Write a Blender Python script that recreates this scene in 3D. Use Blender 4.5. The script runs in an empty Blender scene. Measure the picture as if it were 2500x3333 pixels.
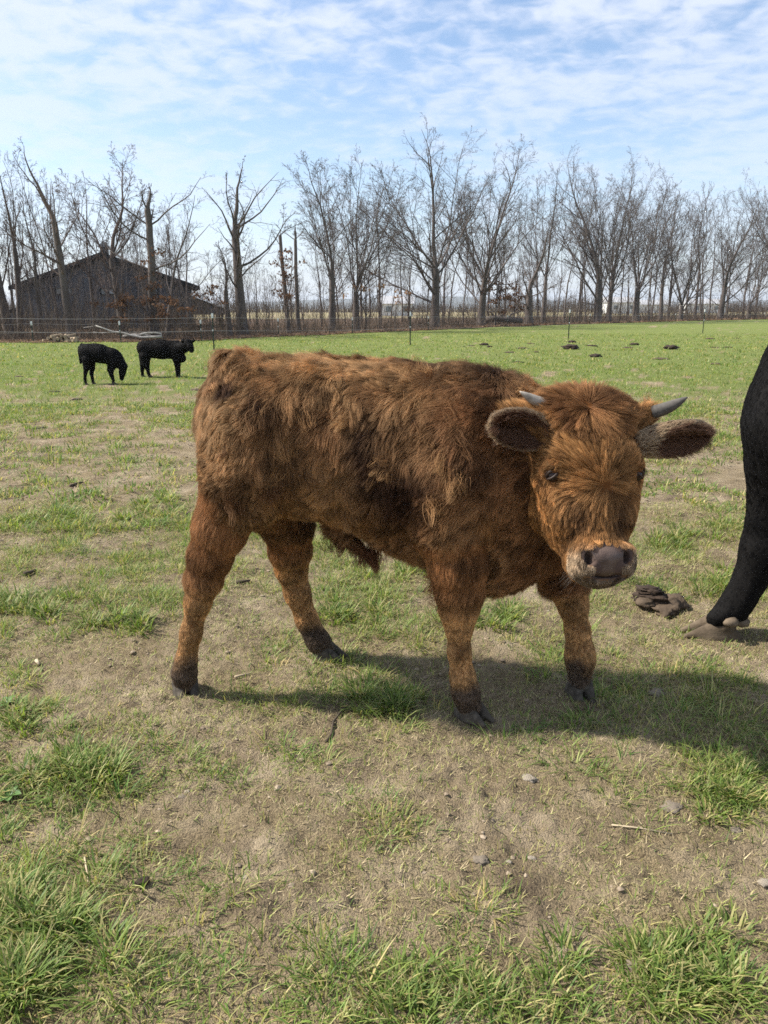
import bpy, math, random
import numpy as np
from mathutils import Vector, Matrix, noise as mnoise, kdtree

random.seed(11)
rng = np.random.default_rng(11)
scn = bpy.context.scene
COL = scn.collection
PI = math.pi

# ------------------------------------------------------------------ camera
CAM_H = 1.30
PITCH = math.radians(14.8)
FPX = 2504.0                      # focal length in pixels of the 2500 x 3333 photograph
cam_d = bpy.data.cameras.new('camera')
cam = bpy.data.objects.new('camera', cam_d)
COL.objects.link(cam)
cam.location = (0, 0, CAM_H)
cam.rotation_euler = (PI / 2 - PITCH, 0, 0)
cam_d.sensor_fit = 'VERTICAL'
cam_d.sensor_height = 36.0
cam_d.lens = 36.0 * FPX / 3333.0
cam_d.clip_start = 0.05
cam_d.clip_end = 12000
scn.camera = cam

# ------------------------------------------------------------------ sky, sun, exposure
TO_SUN = Vector((-0.70, 0.07, 0.71)).normalized()
SUN_EL = math.asin(TO_SUN.z)
SUN_AZ = math.atan2(TO_SUN.x, TO_SUN.y)
scn.view_settings.view_transform = 'Standard'
scn.view_settings.look = 'None'
scn.view_settings.gamma = 1.0
scn.view_settings.use_curve_mapping = False
scn.view_settings.exposure = 1.08

world = bpy.data.worlds.new('World')
scn.world = world
world.use_nodes = True
wt = world.node_tree
wt.nodes.clear()


def wn(t, **kw):
    n = wt.nodes.new(t)
    for k, v in kw.items():
        setattr(n, k, v)
    return n


def wmath(op, a, b=None, clamp=False):
    n = wn('ShaderNodeMath', operation=op, use_clamp=clamp)
    for i, v in enumerate((a, b)):
        if v is None:
            continue
        if isinstance(v, (int, float)):
            n.inputs[i].default_value = v
        else:
            wt.links.new(v, n.inputs[i])
    return n.outputs[0]


w_out = wn('ShaderNodeOutputWorld')
w_bg = wn('ShaderNodeBackground')
w_sky = wn('ShaderNodeTexSky', sky_type='NISHITA')
w_sky.sun_disc = False
w_sky.sun_elevation = SUN_EL
w_sky.sun_rotation = SUN_AZ
w_sky.altitude = 100
w_sky.air_density = 1.0
w_sky.dust_density = 1.2
w_sky.ozone_density = 2.2
w_bg.inputs['Strength'].default_value = 0.098
tc = wn('ShaderNodeTexCoord')
sep = wn('ShaderNodeSeparateXYZ')
wt.links.new(tc.outputs['Generated'], sep.inputs[0])
zz = wmath('ADD', wmath('MAXIMUM', sep.outputs[2], 0.0), 0.20)
cx = wmath('DIVIDE', sep.outputs[0], zz)
cy = wmath('DIVIDE', sep.outputs[1], zz)
comb = wn('ShaderNodeCombineXYZ')
wt.links.new(cx, comb.inputs[0])
wt.links.new(cy, comb.inputs[1])


def wnoise(scale, detail, rough, loc, stretch=(1, 1, 1), dist=0.0, rot=0.0):
    mp = wn('ShaderNodeMapping')
    mp.inputs['Location'].default_value = loc
    mp.inputs['Scale'].default_value = stretch
    mp.inputs['Rotation'].default_value = (0, 0, rot)
    wt.links.new(comb.outputs[0], mp.inputs[0])
    n = wn('ShaderNodeTexNoise')
    n.inputs['Scale'].default_value = scale
    n.inputs['Detail'].default_value = detail
    n.inputs['Roughness'].default_value = rough
    n.inputs['Distortion'].default_value = dist
    wt.links.new(mp.outputs[0], n.inputs['Vector'])
    return n.outputs['Fac']


def wramp(val, lo, hi):
    n = wn('ShaderNodeMapRange', interpolation_type='SMOOTHSTEP')
    wt.links.new(val, n.inputs[0])
    n.inputs[1].default_value = lo
    n.inputs[2].default_value = hi
    return n.outputs[0]


big = wnoise(0.8, 3, 0.5, (3.1, 1.7, 0))
mid = wnoise(2.2, 6, 0.60, (0.4, 5.2, 0), (1.0, 1.5, 1), 0.35, 0.35)
rip = wnoise(11.0, 3, 0.55, (7.4, 2.2, 0), (1.0, 1.15, 1), 0.35, 0.5)
cov = wmath('ADD', wmath('ADD', wmath('MULTIPLY', big, 0.80), wmath('MULTIPLY', mid, 0.75)), wmath('MULTIPLY', rip, 0.85))
cloud = wramp(cov, 0.94, 1.36)
high = wramp(sep.outputs[2], 0.08, 0.36)
cloud = wmath('MULTIPLY', cloud, wmath('ADD', wmath('MULTIPLY', high, 0.50), 0.40))
haze_low = wramp(sep.outputs[2], 0.30, -0.02)
mixc = wn('ShaderNodeMixRGB')
wt.links.new(cloud, mixc.inputs[0])
wt.links.new(w_sky.outputs[0], mixc.inputs[1])
mixc.inputs[2].default_value = (4.25, 4.6, 5.35, 1)
mixh = wn('ShaderNodeMixRGB')
wt.links.new(wmath('MULTIPLY', haze_low, 0.25), mixh.inputs[0])
wt.links.new(mixc.outputs[0], mixh.inputs[1])
mixh.inputs[2].default_value = (4.5, 4.9, 5.9, 1)
wt.links.new(mixh.outputs[0], w_bg.inputs['Color'])
wt.links.new(w_bg.outputs[0], w_out.inputs[0])

sun_d = bpy.data.lights.new('sun', 'SUN')
sun_d.energy = 4.1
sun_d.angle = math.radians(3.5)
sun_d.color = (1.0, 0.95, 0.86)
sun = bpy.data.objects.new('sun', sun_d)
COL.objects.link(sun)
sun.rotation_euler = TO_SUN.to_track_quat('Z', 'Y').to_euler()
sun.location = (-30, 3, 40)

scn.cycles.max_bounces = 6
scn.cycles.diffuse_bounces = 2
scn.cycles.glossy_bounces = 3
scn.cycles.transmission_bounces = 4
scn.cycles.use_denoising = False          # keeps single hairs, blades and twigs crisp
scn.cycles.use_adaptive_sampling = False
scn.cycles.sample_clamp_indirect = 1.0
scn.cycles.filter_width = 1.6
scn.cycles_curves.shape = 'RIBBONS'
scn.render.film_transparent = False

# ------------------------------------------------------------------ pixel <-> place
CP, SP = math.cos(PITCH), math.sin(PITCH)


def ray(px, py):
    u = (px - 1250.0) / FPX
    v = (1666.5 - py) / FPX
    return np.array([u, CP + v * SP, -SP + v * CP])


def ground_pt(px, py, z=0.0):
    d = ray(px, py)
    t = (z - CAM_H) / d[2]
    return np.array([d[0] * t, d[1] * t, z])


def at_y(px, py, Y):
    d = ray(px, py)
    t = Y / d[1]
    return np.array([d[0] * t, Y, CAM_H + d[2] * t])


def project(P):
    P = np.asarray(P, float)
    q = P - np.array([0, 0, CAM_H])
    f = q[..., 1] * CP - q[..., 2] * SP
    up = q[..., 1] * SP + q[..., 2] * CP
    f = np.maximum(f, 1e-3)
    return 1250 + FPX * q[..., 0] / f, 1666.5 - FPX * up / f


# ------------------------------------------------------------------ numpy noise
def _hash(ix, iy, iz, seed):
    h = (ix.astype(np.int64) * 374761393 + iy.astype(np.int64) * 668265263 + iz.astype(np.int64) * 2147483647 + seed * 1274126177) & 0xFFFFFFFF
    h = ((h ^ (h >> 13)) * 1274126177) & 0xFFFFFFFF
    h = ((h ^ (h >> 16)) * 2246822519) & 0xFFFFFFFF
    return ((h ^ (h >> 15)) & 0xFFFFFF) / float(0xFFFFFF)


def vnoise(P, seed=0):
    """value noise in 3D, -1..1; P is (N,3)"""
    i = np.floor(P).astype(np.int64)
    f = P - i
    f = f * f * f * (f * (f * 6 - 15) + 10)
    out = 0
    for dx in (0, 1):
        wx = f[:, 0] if dx else 1 - f[:, 0]
        for dy in (0, 1):
            wy = f[:, 1] if dy else 1 - f[:, 1]
            for dz in (0, 1):
                wz = f[:, 2] if dz else 1 - f[:, 2]
                out = out + wx * wy * wz * _hash(i[:, 0] + dx, i[:, 1] + dy, i[:, 2] + dz, seed)
    return out * 2 - 1


def fbm(P, seed=0, octs=4, gain=0.5):
    s, a, tot = 0, 1.0, 0
    for k in range(octs):
        s = s + a * vnoise(P * (2.03 ** k) + 17.3 * k, seed + k)
        tot += a
        a *= gain
    return s / tot


def xy3(x, y, s):
    return np.stack([x * s, y * s, np.zeros_like(x) + 0.37], 1)


# ------------------------------------------------------------------ mesh helpers
def mesh_np(name, V, faces, smooth=True, cols=None):
    """faces: list of int arrays (n,3) or (n,4)"""
    me = bpy.data.meshes.new(name)
    V = np.ascontiguousarray(V, np.float32)
    me.vertices.add(len(V))
    me.vertices.foreach_set('co', V.ravel())
    faces = [np.asarray(f, np.int32) for f in faces if len(f)]
    loops = np.concatenate([f.ravel() for f in faces])
    sizes = np.concatenate([np.full(len(f), f.shape[1], np.int32) for f in faces])
    starts = np.concatenate([[0], np.cumsum(sizes)[:-1]]).astype(np.int32)
    me.loops.add(len(loops))
    me.loops.foreach_set('vertex_index', loops)
    me.polygons.add(len(sizes))
    me.polygons.foreach_set('loop_start', starts)
    me.polygons.foreach_set('loop_total', sizes)
    me.polygons.foreach_set('use_smooth', np.full(len(sizes), smooth, bool))
    if cols is not None:
        for nm, arr in cols.items():
            if arr.ndim == 1:
                at = me.attributes.new(nm, 'FLOAT', 'POINT')
                at.data.foreach_set('value', np.ascontiguousarray(arr, np.float32))
            else:
                at = me.attributes.new(nm, 'FLOAT_COLOR', 'POINT')
                c4 = np.ones((len(arr), 4), np.float32)
                c4[:, :3] = arr
                at.data.foreach_set('color', c4.ravel())
    me.update(calc_edges=True)
    me.validate()
    return me


def link(name, data, mat=None, parent=None, loc=None):
    o = bpy.data.objects.new(name, data)
    COL.objects.link(o)
    if mat is not None and data is not None:
        if len(data.materials) == 0:
            data.materials.append(mat)
    if parent is not None:
        o.parent = parent
    if loc is not None:
        o.location = loc
    return o


def tag(o, label=None, cat=None, group=None, kind=None):
    if label:
        o['label'] = label
    if cat:
        o['category'] = cat
    if group:
        o['group'] = group
    if kind:
        o['kind'] = kind
    return o


def thing(name, loc, label, cat, group=None):
    o = bpy.data.objects.new(name, None)
    o.empty_display_size = 0.2
    COL.objects.link(o)
    o.location = loc
    return tag(o, label, cat, group)


def copy_tree(o, loc, rotz=0.0, scale=1.0):
    r = o.copy()
    COL.objects.link(r)
    r.location = loc
    r.rotation_euler = (0, 0, rotz)
    r.scale = (scale, scale, scale) if not isinstance(scale, tuple) else scale
    for ch in list(o.children):
        c = ch.copy()
        COL.objects.link(c)
        c.parent = r
        for g in list(ch.children):
            d = g.copy()
            COL.objects.link(d)
            d.parent = c
    return r


def tube(pts, rad, sides=6, cap=True):
    """a tapered tube along pts -> V, [quads, tris]"""
    pts = np.asarray(pts, float)
    rad = np.asarray(rad, float)
    n = len(pts)
    T = np.gradient(pts, axis=0)
    T /= np.linalg.norm(T, axis=1)[:, None] + 1e-9
    up = np.array([0, 0, 1.0]) if abs(T[0, 2]) < 0.9 else np.array([1.0, 0, 0])
    A = np.cross(T, up)
    A /= np.linalg.norm(A, axis=1)[:, None] + 1e-9
    B = np.cross(T, A)
    ang = np.arange(sides) * 2 * PI / sides
    V = pts[:, None, :] + rad[:, None, None] * (np.cos(ang)[None, :, None] * A[:, None, :] + np.sin(ang)[None, :, None] * B[:, None, :])
    V = V.reshape(-1, 3)
    k = np.arange(sides)
    q = []
    for i in range(n - 1):
        q.append(np.stack([i * sides + k, i * sides + (k + 1) % sides, (i + 1) * sides + (k + 1) % sides, (i + 1) * sides + k], 1))
    quads = np.concatenate(q)
    tris = np.zeros((0, 3), int)
    if cap:
        V = np.vstack([V, pts[0], pts[-1]])
        c0, c1 = n * sides, n * sides + 1
        t0 = np.stack([np.full(sides, c0), (k + 1) % sides, k], 1)
        t1 = np.stack([np.full(sides, c1), (n - 1) * sides + k, (n - 1) * sides + (k + 1) % sides], 1)
        tris = np.vstack([t0, t1])
    return V, [quads, tris]


class MB:
    """collects shapes into one mesh"""

    def __init__(self):
        self.V, self.F, self.n = [], [], 0

    def add(self, V, F):
        V = np.asarray(V, float)
        self.V.append(V)
        for f in F:
            if len(f):
                self.F.append(np.asarray(f) + self.n)
        self.n += len(V)

    def tube(self, pts, rad, sides=6, cap=True):
        if np.isscalar(rad):
            rad = [rad] * len(pts)
        self.add(*tube(pts, rad, sides, cap))

    def box(self, c, s, rot=None):
        x, y, z = np.array(s) / 2.0
        v = np.array([[-x, -y, -z], [x, -y, -z], [x, y, -z], [-x, y, -z], [-x, -y, z], [x, -y, z], [x, y, z], [-x, y, z]])
        if rot is not None:
            v = v @ np.array(rot).T
        self.add(v + np.array(c), [np.array([[0, 3, 2, 1], [4, 5, 6, 7], [0, 1, 5, 4], [1, 2, 6, 5], [2, 3, 7, 6], [3, 0, 4, 7]])])

    def prism(self, poly, y0, y1):
        """polygon of (x, z) pairs extruded along y"""
        n = len(poly)
        a = np.array([[p[0], y0, p[1]] for p in poly] + [[p[0], y1, p[1]] for p in poly], float)
        self.V.append(a)
        k = np.arange(n)
        self.F.append(np.stack([k, (k + 1) % n, n + (k + 1) % n, n + k], 1) + self.n)
        for i in range(1, n - 1):
            self.F.append(np.array([[0, i + 1, i], [n, n + i, n + i + 1]]) + self.n)
        self.n += 2 * n

    def mesh(self, name, smooth=False):
        V = np.vstack(self.V)
        q = [f for f in self.F if f.shape[1] == 4]
        t = [f for f in self.F if f.shape[1] == 3]
        fs = []
        if q:
            fs.append(np.concatenate(q))
        if t:
            fs.append(np.concatenate(t))
        return mesh_np(name, V, fs, smooth)


# ------------------------------------------------------------------ materials
class NT:
    def __init__(self, name):
        self.m = bpy.data.materials.new(name)
        self.m.use_nodes = True
        self.t = self.m.node_tree
        self.t.nodes.clear()
        self.out = self.t.nodes.new('ShaderNodeOutputMaterial')

    def n(self, typ, **kw):
        x = self.t.nodes.new(typ)
        for k, v in kw.items():
            setattr(x, k, v)
        return x

    def l(self, a, b):
        self.t.links.new(a, b)

    def noise(self, scale, detail=4, rough=0.55, vec=None, dist=0.0, coords='Object', stretch=None):
        if vec is None:
            c = self.n('ShaderNodeTexCoord')
            vec = c.outputs[coords]
        if stretch:
            mp = self.n('ShaderNodeMapping')
            mp.inputs['Scale'].default_value = stretch
            self.l(vec, mp.inputs[0])
            vec = mp.outputs[0]
        x = self.n('ShaderNodeTexNoise')
        x.inputs['Scale'].default_value = scale
        x.inputs['Detail'].default_value = detail
        x.inputs['Roughness'].default_value = rough
        x.inputs['Distortion'].default_value = dist
        self.l(vec, x.inputs['Vector'])
        return x.outputs['Fac']

    def ramp(self, fac, stops):
        r = self.n('ShaderNodeValToRGB')
        el = r.color_ramp.elements
        while len(el) < len(stops):
            el.new(0.5)
        for e, (p, c) in zip(el, stops):
            e.position = p
            e.color = (*c, 1) if len(c) == 3 else c
        self.l(fac, r.inputs[0])
        return r.outputs[0]

    def mix(self, fac, a, b, blend='MIX'):
        x = self.n('ShaderNodeMixRGB', blend_type=blend)
        for i, v in ((0, fac), (1, a), (2, b)):
            if isinstance(v, (int, float)):
                x.inputs[i].default_value = v
            elif isinstance(v, tuple):
                x.inputs[i].default_value = (*v, 1)
            else:
                self.l(v, x.inputs[i])
        return x.outputs[0]

    def attr(self, name):
        x = self.n('ShaderNodeAttribute', attribute_name=name)
        return x

    def principled(self, col, rough=0.8, spec=0.3, bump=None, bump_d=0.01, bump_s=0.6):
        b = self.n('ShaderNodeBsdfPrincipled')
        if isinstance(col, tuple):
            b.inputs['Base Color'].default_value = (*col, 1)
        else:
            self.l(col, b.inputs['Base Color'])
        if isinstance(rough, (int, float)):
            b.inputs['Roughness'].default_value = rough
        else:
            self.l(rough, b.inputs['Roughness'])
        b.inputs['Specular IOR Level'].default_value = spec
        if bump is not None:
            bp = self.n('ShaderNodeBump')
            bp.inputs['Strength'].default_value = bump_s
            bp.inputs['Distance'].default_value = bump_d
            self.l(bump, bp.inputs['Height'])
            self.l(bp.outputs[0], b.inputs['Normal'])
        return b

    def done(self, shader):
        self.l(shader.outputs[0] if hasattr(shader, 'outputs') else shader, self.out.inputs[0])
        return self.m


def simple_mat(name, c1, c2, scale=8, rough=0.8, spec=0.3, bump=0.0, bscale=None, stretch=None):
    k = NT(name)
    f = k.noise(scale, 5, 0.6, stretch=stretch)
    c = k.ramp(f, [(0.3, c1), (0.7, c2)])
    bn = k.noise(bscale or scale * 4, 4, 0.6, stretch=stretch) if bump else None
    return k.done(k.principled(c, rough, spec, bn, bump))

# ------------------------------------------------------------------ ground
def smooth(x, a, b):
    t = np.clip((x - a) / (b - a), 0, 1)
    return t * t * (3 - 2 * t)


# where the turf is thick (+) or worn away (-): centre and size in photo pixels, turned into places on the ground
PATCH = [(150, 3080, 420, 260, 1.0), (60, 2700, 220, 150, 0.45), (250, 2520, 260, 90, 0.4), (1500, 3290, 900, 130, 0.75), (2250, 3150, 420, 170, 0.5), (800, 3220, 500, 90, 0.35),
         (2420, 2560, 230, 200, 0.95), (2330, 2230, 300, 170, 0.5), (700, 2380, 350, 120, 0.4), (1230, 2300, 150, 90, 0.6), (1100, 2000, 220, 130, 0.35), (1700, 2080, 350, 90, 0.35),
         (900, 2230, 300, 80, 0.2), (1250, 2700, 700, 170, -0.35), (2050, 2730, 420, 180, -0.45), (1750, 2990, 500, 110, -0.35), (450, 2750, 330, 130, -0.6), (120, 2380, 230, 120, -0.2), (60, 2880, 120, 60, -0.3),
         (380, 2150, 180, 110, -0.5), (1700, 2200, 260, 110, -0.55), (2150, 2050, 200, 60, -0.3), (1060, 2420, 220, 60, -0.35), (300, 1380, 160, 60, -0.6), (550, 1450, 220, 50, -0.3),
         (1780, 2480, 260, 60, 0.15), (2250, 1700, 300, 60, -0.3), (200, 1640, 320, 120, 0.1), (300, 2000, 200, 100, 0.3)]
_pg = []
for (px, py, rx, ry, w) in PATCH:
    c = ground_pt(px, py)
    ex = abs(ground_pt(px + rx, py)[0] - c[0])
    ey = abs(ground_pt(px, py - ry)[1] - ground_pt(px, py + ry)[1]) / 2
    _pg.append((c[0], c[1], ex, ey, w))


def turf(x, y):
    """0 bare soil .. 1 thick turf"""
    d = np.hypot(x, y)
    g = 0.55 + 0.70 * fbm(xy3(x, y, 1.7), 5, 4, 0.55) + 1.15 * fbm(xy3(x, y, 5.0), 9, 3) + 0.45 * fbm(xy3(x, y, 15), 21, 2)
    g = g + 0.12 * smooth(d, 3.2, 6) + 0.32 * smooth(d, 5.0, 10) + 0.35 * smooth(d, 13, 24)
    for (cx_, cy_, ex, ey, w) in _pg:
        q = ((x - cx_) / ex) ** 2 + ((y - cy_) / ey) ** 2
        g = g + w * 0.75 * np.exp(-q * 0.9)
    return np.clip(g, 0, 1)


def relief(x, y):
    d = np.hypot(x, y)
    near = 1 - smooth(d, 9, 30)
    h = 0.022 * fbm(xy3(x, y, 2.3), 31, 2)
    t = turf(x, y)
    h = h + (0.020 * fbm(xy3(x, y, 11), 33, 3) + 0.013 * fbm(xy3(x, y, 34), 35, 2)) * near * (1.05 - 0.55 * t)
    cl = vnoise(xy3(x, y, 27), 44)
    h = h + 0.008 * np.clip(cl - 0.15, 0, 1) * near * (1 - t)
    h = h + 0.05 * fbm(xy3(x, y, 0.35), 37, 2) * smooth(d, 7, 20)
    far = smooth(d, 300, 2500)
    return h * (1 - far)


def ground_z(x, y):
    return float(relief(np.array([float(x)]), np.array([float(y)]))[0])


# one polar sheet round the camera, fine in front of it and coarse behind
a_front = np.linspace(-36, 36, 300)
a_rest = np.linspace(36, 324, 62)[1:-1]
ang = np.radians(np.concatenate([a_front, a_rest]))
rings = [0.06, 0.4, 0.8]
r_ = 0.95
while r_ < 6.5:
    rings.append(r_)
    r_ *= 1.0062
while r_ < 9000:
    rings.append(r_)
    r_ *= 1.035 if r_ < 60 else 1.14
rings = np.array(rings)
RR, AA = np.meshgrid(rings, ang, indexing='ij')
GX, GY = (RR * np.sin(AA)).ravel(), (RR * np.cos(AA)).ravel()
GZ = relief(GX, GY)
na, nr = len(ang), len(rings)
ii, jj = np.meshgrid(np.arange(nr - 1), np.arange(na), indexing='ij')
j2 = (jj + 1) % na
gq = np.stack([ii * na + jj, (ii + 1) * na + jj, (ii + 1) * na + j2, ii * na + j2], -1).reshape(-1, 4)
GV = np.stack([GX, GY, GZ], 1)
GV = np.vstack([GV, [0, 0, float(relief(np.array([0.]), np.array([0.]))[0])]])
k_ = np.arange(na)
gt = np.stack([np.full(na, len(GV) - 1), k_, (k_ + 1) % na], 1)
gturf = np.append(turf(GX, GY), 0.5)
_edge = np.interp(project(GV)[0], (-400, 0, 640, 1000, 1410, 1900, 2500, 3000), (29, 31.5, 33, 39, 50, 70, 104, 140))
gturf = gturf * (1 - 0.45 * smooth(GV[:, 1] - _edge, 4, 14))

k = NT('pasture_soil')
tv = k.attr('turf').outputs['Fac']
geo = k.n('ShaderNodeNewGeometry')
pos = geo.outputs['Position']
soil = k.ramp(k.noise(5.0, 6, 0.62, pos), [(0.28, (0.085, 0.062, 0.045)), (0.47, (0.275, 0.212, 0.140)), (0.68, (0.47, 0.38, 0.26))])
straw = k.ramp(k.noise(70, 3, 0.7, pos, stretch=(1, 2.6, 1)), [(0.35, (0.13, 0.095, 0.055)), (0.65, (0.38, 0.30, 0.17))])
soil = k.mix(k.ramp(k.noise(2.2, 4, 0.6, pos), [(0.40, (0.1, 0.1, 0.1)), (0.62, (0.85, 0.85, 0.85))]), soil, straw)
green = k.ramp(k.noise(26, 5, 0.7, pos), [(0.3, (0.085, 0.110, 0.028)), (0.55, (0.175, 0.205, 0.058)), (0.8, (0.29, 0.285, 0.11))])
gf = k.n('ShaderNodeMapRange', interpolation_type='SMOOTHSTEP')
k.l(tv, gf.inputs[0])
gf.inputs[1].default_value = 0.35
gf.inputs[2].default_value = 0.95
colr = k.mix(gf.outputs[0], soil, green)
bump = k.n('ShaderNodeMath', operation='ADD')
k.l(k.noise(55, 5, 0.7, pos), bump.inputs[0])
k.l(k.noise(190, 3, 0.6, pos), bump.inputs[1])
M_soil = k.done(k.principled(colr, 0.95, 0.1, bump.outputs[0], 0.02, 1.0))
ground = link('ground', mesh_np('ground', GV, [gq, gt], True, {'turf': gturf * (0.25 + 0.75 * np.append(smooth(np.hypot(GX, GY), 6, 16), 0))}), M_soil)
tag(ground, 'worn pasture soil with patches of turf', kind='structure')

# far hills beyond the woods
mbx = []
xs = np.linspace(-5200, 5200, 160)
hv, hf = [], []
for r_i, (yy, amp) in enumerate(((2300, 0.0), (2600, 30), (3000, 66), (3600, 40), (4200, 0))):
    for x in xs:
        hv.append((x, yy, amp * (0.55 + 0.5 * mnoise.noise(Vector((x * 0.0011, r_i * 0.2, 3.3)))) + 5 * mnoise.noise(Vector((x * 0.006, r_i, 1.0))) - 4))
for r_i in range(4):
    for i in range(len(xs) - 1):
        a = r_i * len(xs) + i
        hf.append((a, a + 1, a + 1 + len(xs), a + len(xs)))
M_hill = simple_mat('wooded_hill', (0.05, 0.055, 0.04), (0.10, 0.095, 0.07), 0.02, 0.95, 0.1)
hills = link('hills', mesh_np('hills', np.array(hv), [np.array(hf)]), M_hill)
tag(hills, 'low wooded hills beyond the trees', kind='structure')


# ------------------------------------------------------------------ grass
def blades(x, y, length, width, heading, lean, curve, seg, base_h=-0.004):
    """one bent blade per root; lean: angle of the root from vertical, curve: extra bend to the tip. -> V, faces"""
    n = len(x)
    z = relief(x, y) + base_h
    dx, dy = np.cos(heading), np.sin(heading)
    sx, sy = -dy, dx
    P = [np.stack([x, y, z], 1)]
    for s in range(seg):
        a = lean + curve * (s / max(seg - 1, 1))
        st = length / seg
        p = P[-1].copy()
        p[:, 0] += np.sin(a) * dx * st
        p[:, 1] += np.sin(a) * dy * st
        p[:, 2] += np.cos(a) * st
        P.append(p)
    S = np.stack([sx, sy, np.zeros(n)], 1)
    V = []
    for s in range(seg):
        w = width * (1.0, 0.85, 0.6)[s] * 0.5
        V.append(P[s] - S * w[:, None])
        V.append(P[s] + S * w[:, None])
    V.append(P[seg])
    V = np.stack(V, 1)
    m = 2 * seg + 1
    b = np.arange(n)[:, None] * m
    q = [b + np.array([[2 * s, 2 * s + 1, 2 * s + 3, 2 * s + 2]]) for s in range(seg - 1)]
    t = b + np.array([[2 * seg - 2, 2 * seg - 1, 2 * seg]])
    return V.reshape(-1, 3), (np.concatenate(q) if q else np.zeros((0, 4), int)), t, m


def sample_wedge(n, d0, d1, half=0.60, power=1.0):
    """random places on the ground in view between distances d0 and d1 (uniform in area)"""
    u = rng.random(n)
    y = np.sqrt(d0 * d0 + u * (d1 * d1 - d0 * d0))
    x = (rng.random(n) * 2 - 1) * (half * y + 0.25)
    return x, y


class Grass:
    def __init__(self):
        self.V, self.Q, self.T, self.C, self.n = [], [], [], [], 0

    def add(self, x, y, length, width, heading, lean, curve, seg, col):
        V, q, t, m = blades(x, y, length, width, heading, lean, curve, seg)
        self.V.append(V)
        self.Q.append(q + self.n)
        self.T.append(t + self.n)
        self.C.append(np.repeat(col, m, axis=0))
        self.n += len(V)

    def build(self, name, mat):
        return link(name, mesh_np(name, np.concatenate(self.V), [np.concatenate(self.Q), np.concatenate(self.T)], False, {'col': np.concatenate(self.C)}), mat)


def grass_col(n, dry=0.0):
    t = rng.random(n)[:, None]
    c = (1 - t) * np.array([0.075, 0.140, 0.024]) + t * np.array([0.25, 0.320, 0.075])
    yel = rng.random(n)[:, None] < (0.32 + dry)
    c = np.where(yel, np.array([0.38, 0.345, 0.145]) * (0.7 + 0.6 * rng.random((n, 1))), c)
    return c


def straw_col(n):
    t = rng.random(n)[:, None]
    c = (1 - t) * np.array([0.20, 0.15, 0.080]) + t * np.array([0.56, 0.46, 0.27])
    gr = rng.random(n)[:, None] < 0.22
    return np.where(gr, np.array([0.24, 0.26, 0.08]), c)


G = Grass()
# tufts near the camera
def tufts(n, d0, d1, per, rad, l0, l1, w0, w1, seg, thresh):
    x, y = sample_wedge(n, d0, d1)
    t = turf(x, y)
    keep = rng.random(n) < np.clip((t - thresh) / (1 - thresh), 0, 1) ** 1.2
    x, y, t = x[keep], y[keep], t[keep]
    m = np.maximum(3, (per * (0.35 + 1.1 * rng.random(len(x))))).astype(int)
    idx = np.repeat(np.arange(len(x)), m)
    k = len(idx)
    big_ = (0.6 + 0.9 * rng.random(len(x)) ** 2)[idx] * (0.65 + 0.5 * t[idx])
    r = rad * np.sqrt(rng.random(k)) * (0.5 + big_ * 0.6)
    a = rng.random(k) * 2 * PI
    bx, by = x[idx] + r * np.cos(a), y[idx] + r * np.sin(a)
    hd = a + rng.normal(0, 0.7, k)
    ln = (l0 + (l1 - l0) * rng.random(k)) * big_
    wd = w0 + (w1 - w0) * rng.random(k)
    lean = np.clip(0.25 + 0.75 * r / rad + rng.normal(0, 0.25, k), 0.02, 1.35)
    tint = (0.85 + 0.4 * rng.random(len(x)))[idx][:, None]
    hue = (rng.random(len(x)))[idx][:, None]
    col = grass_col(k) * tint * (1 + (hue - 0.5) * np.array([[0.5, 0.1, 0.2]]))
    G.add(bx, by, ln, wd, hd, lean, 0.25 + 0.75 * rng.random(k), seg, col)


tufts(4700, 0.95, 4.8, 34, 0.052, 0.026, 0.075, 0.0022, 0.0044, 3, 0.50)
tufts(7600, 4.4, 11.0, 22, 0.095, 0.045, 0.095, 0.0050, 0.0095, 2, 0.48)
tufts(6000, 10.5, 19.0, 9, 0.13, 0.04, 0.08, 0.010, 0.018, 1, 0.25)
tufts(6500, 18.0, 42.0, 8, 0.25, 0.05, 0.085, 0.022, 0.04, 1, 0.2)
# the lush clump at the lower left and a few strong tufts
for (px_, py_, sx_, sy_, n_, ll) in ((150, 3010, 190, 110, 24, .080), (70, 3230, 150, 60, 12, .085), (250, 2520, 150, 40, 16, .07), (60, 2340, 60, 40, 6, .07), (1240, 2270, 90, 40, 14, .075), (1110, 2000, 120, 40, 16, .07), (1500, 3240, 420, 70, 20, .05), (2150, 3140, 300, 80, 18, .055), (2400, 2540, 140, 90, 34, .045), (2300, 3240, 180, 60, 10, .06),
                                      (100, 1980, 130, 40, 14, .085), (150, 1690, 150, 30, 14, .095), (560, 1640, 70, 25, 8, .085), (330, 2030, 120, 40, 12, .075), (2380, 1900, 90, 40, 10, .08), (2230, 1760, 120, 30, 12, .085), (1320, 1890, 70, 30, 8, .075), (1590, 2010, 90, 30, 10, .07)):
    for _ in range(n_):
        c_ = ground_pt(px_ + rng.normal(0, sx_ * .6), min(py_ + rng.normal(0, sy_ * .6), 3500))
        k_n = int(34 + 26 * rng.random())
        a_ = rng.random(k_n) * 2 * PI
        r_r = (.030 + .25 * ll) * np.sqrt(rng.random(k_n))
        G.add(c_[0] + r_r * np.cos(a_), c_[1] + r_r * np.sin(a_), ll * (.45 + .75 * rng.random(k_n)), .0024 + .0028 * rng.random(k_n) + .0006 * c_[1], a_ + rng.normal(0, .6, k_n), np.clip(.3 + .6 * rng.random(k_n), 0, 1.3), .3 + .8 * rng.random(k_n), 3, grass_col(k_n, -.02) * (0.85 + .3 * rng.random()))
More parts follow.
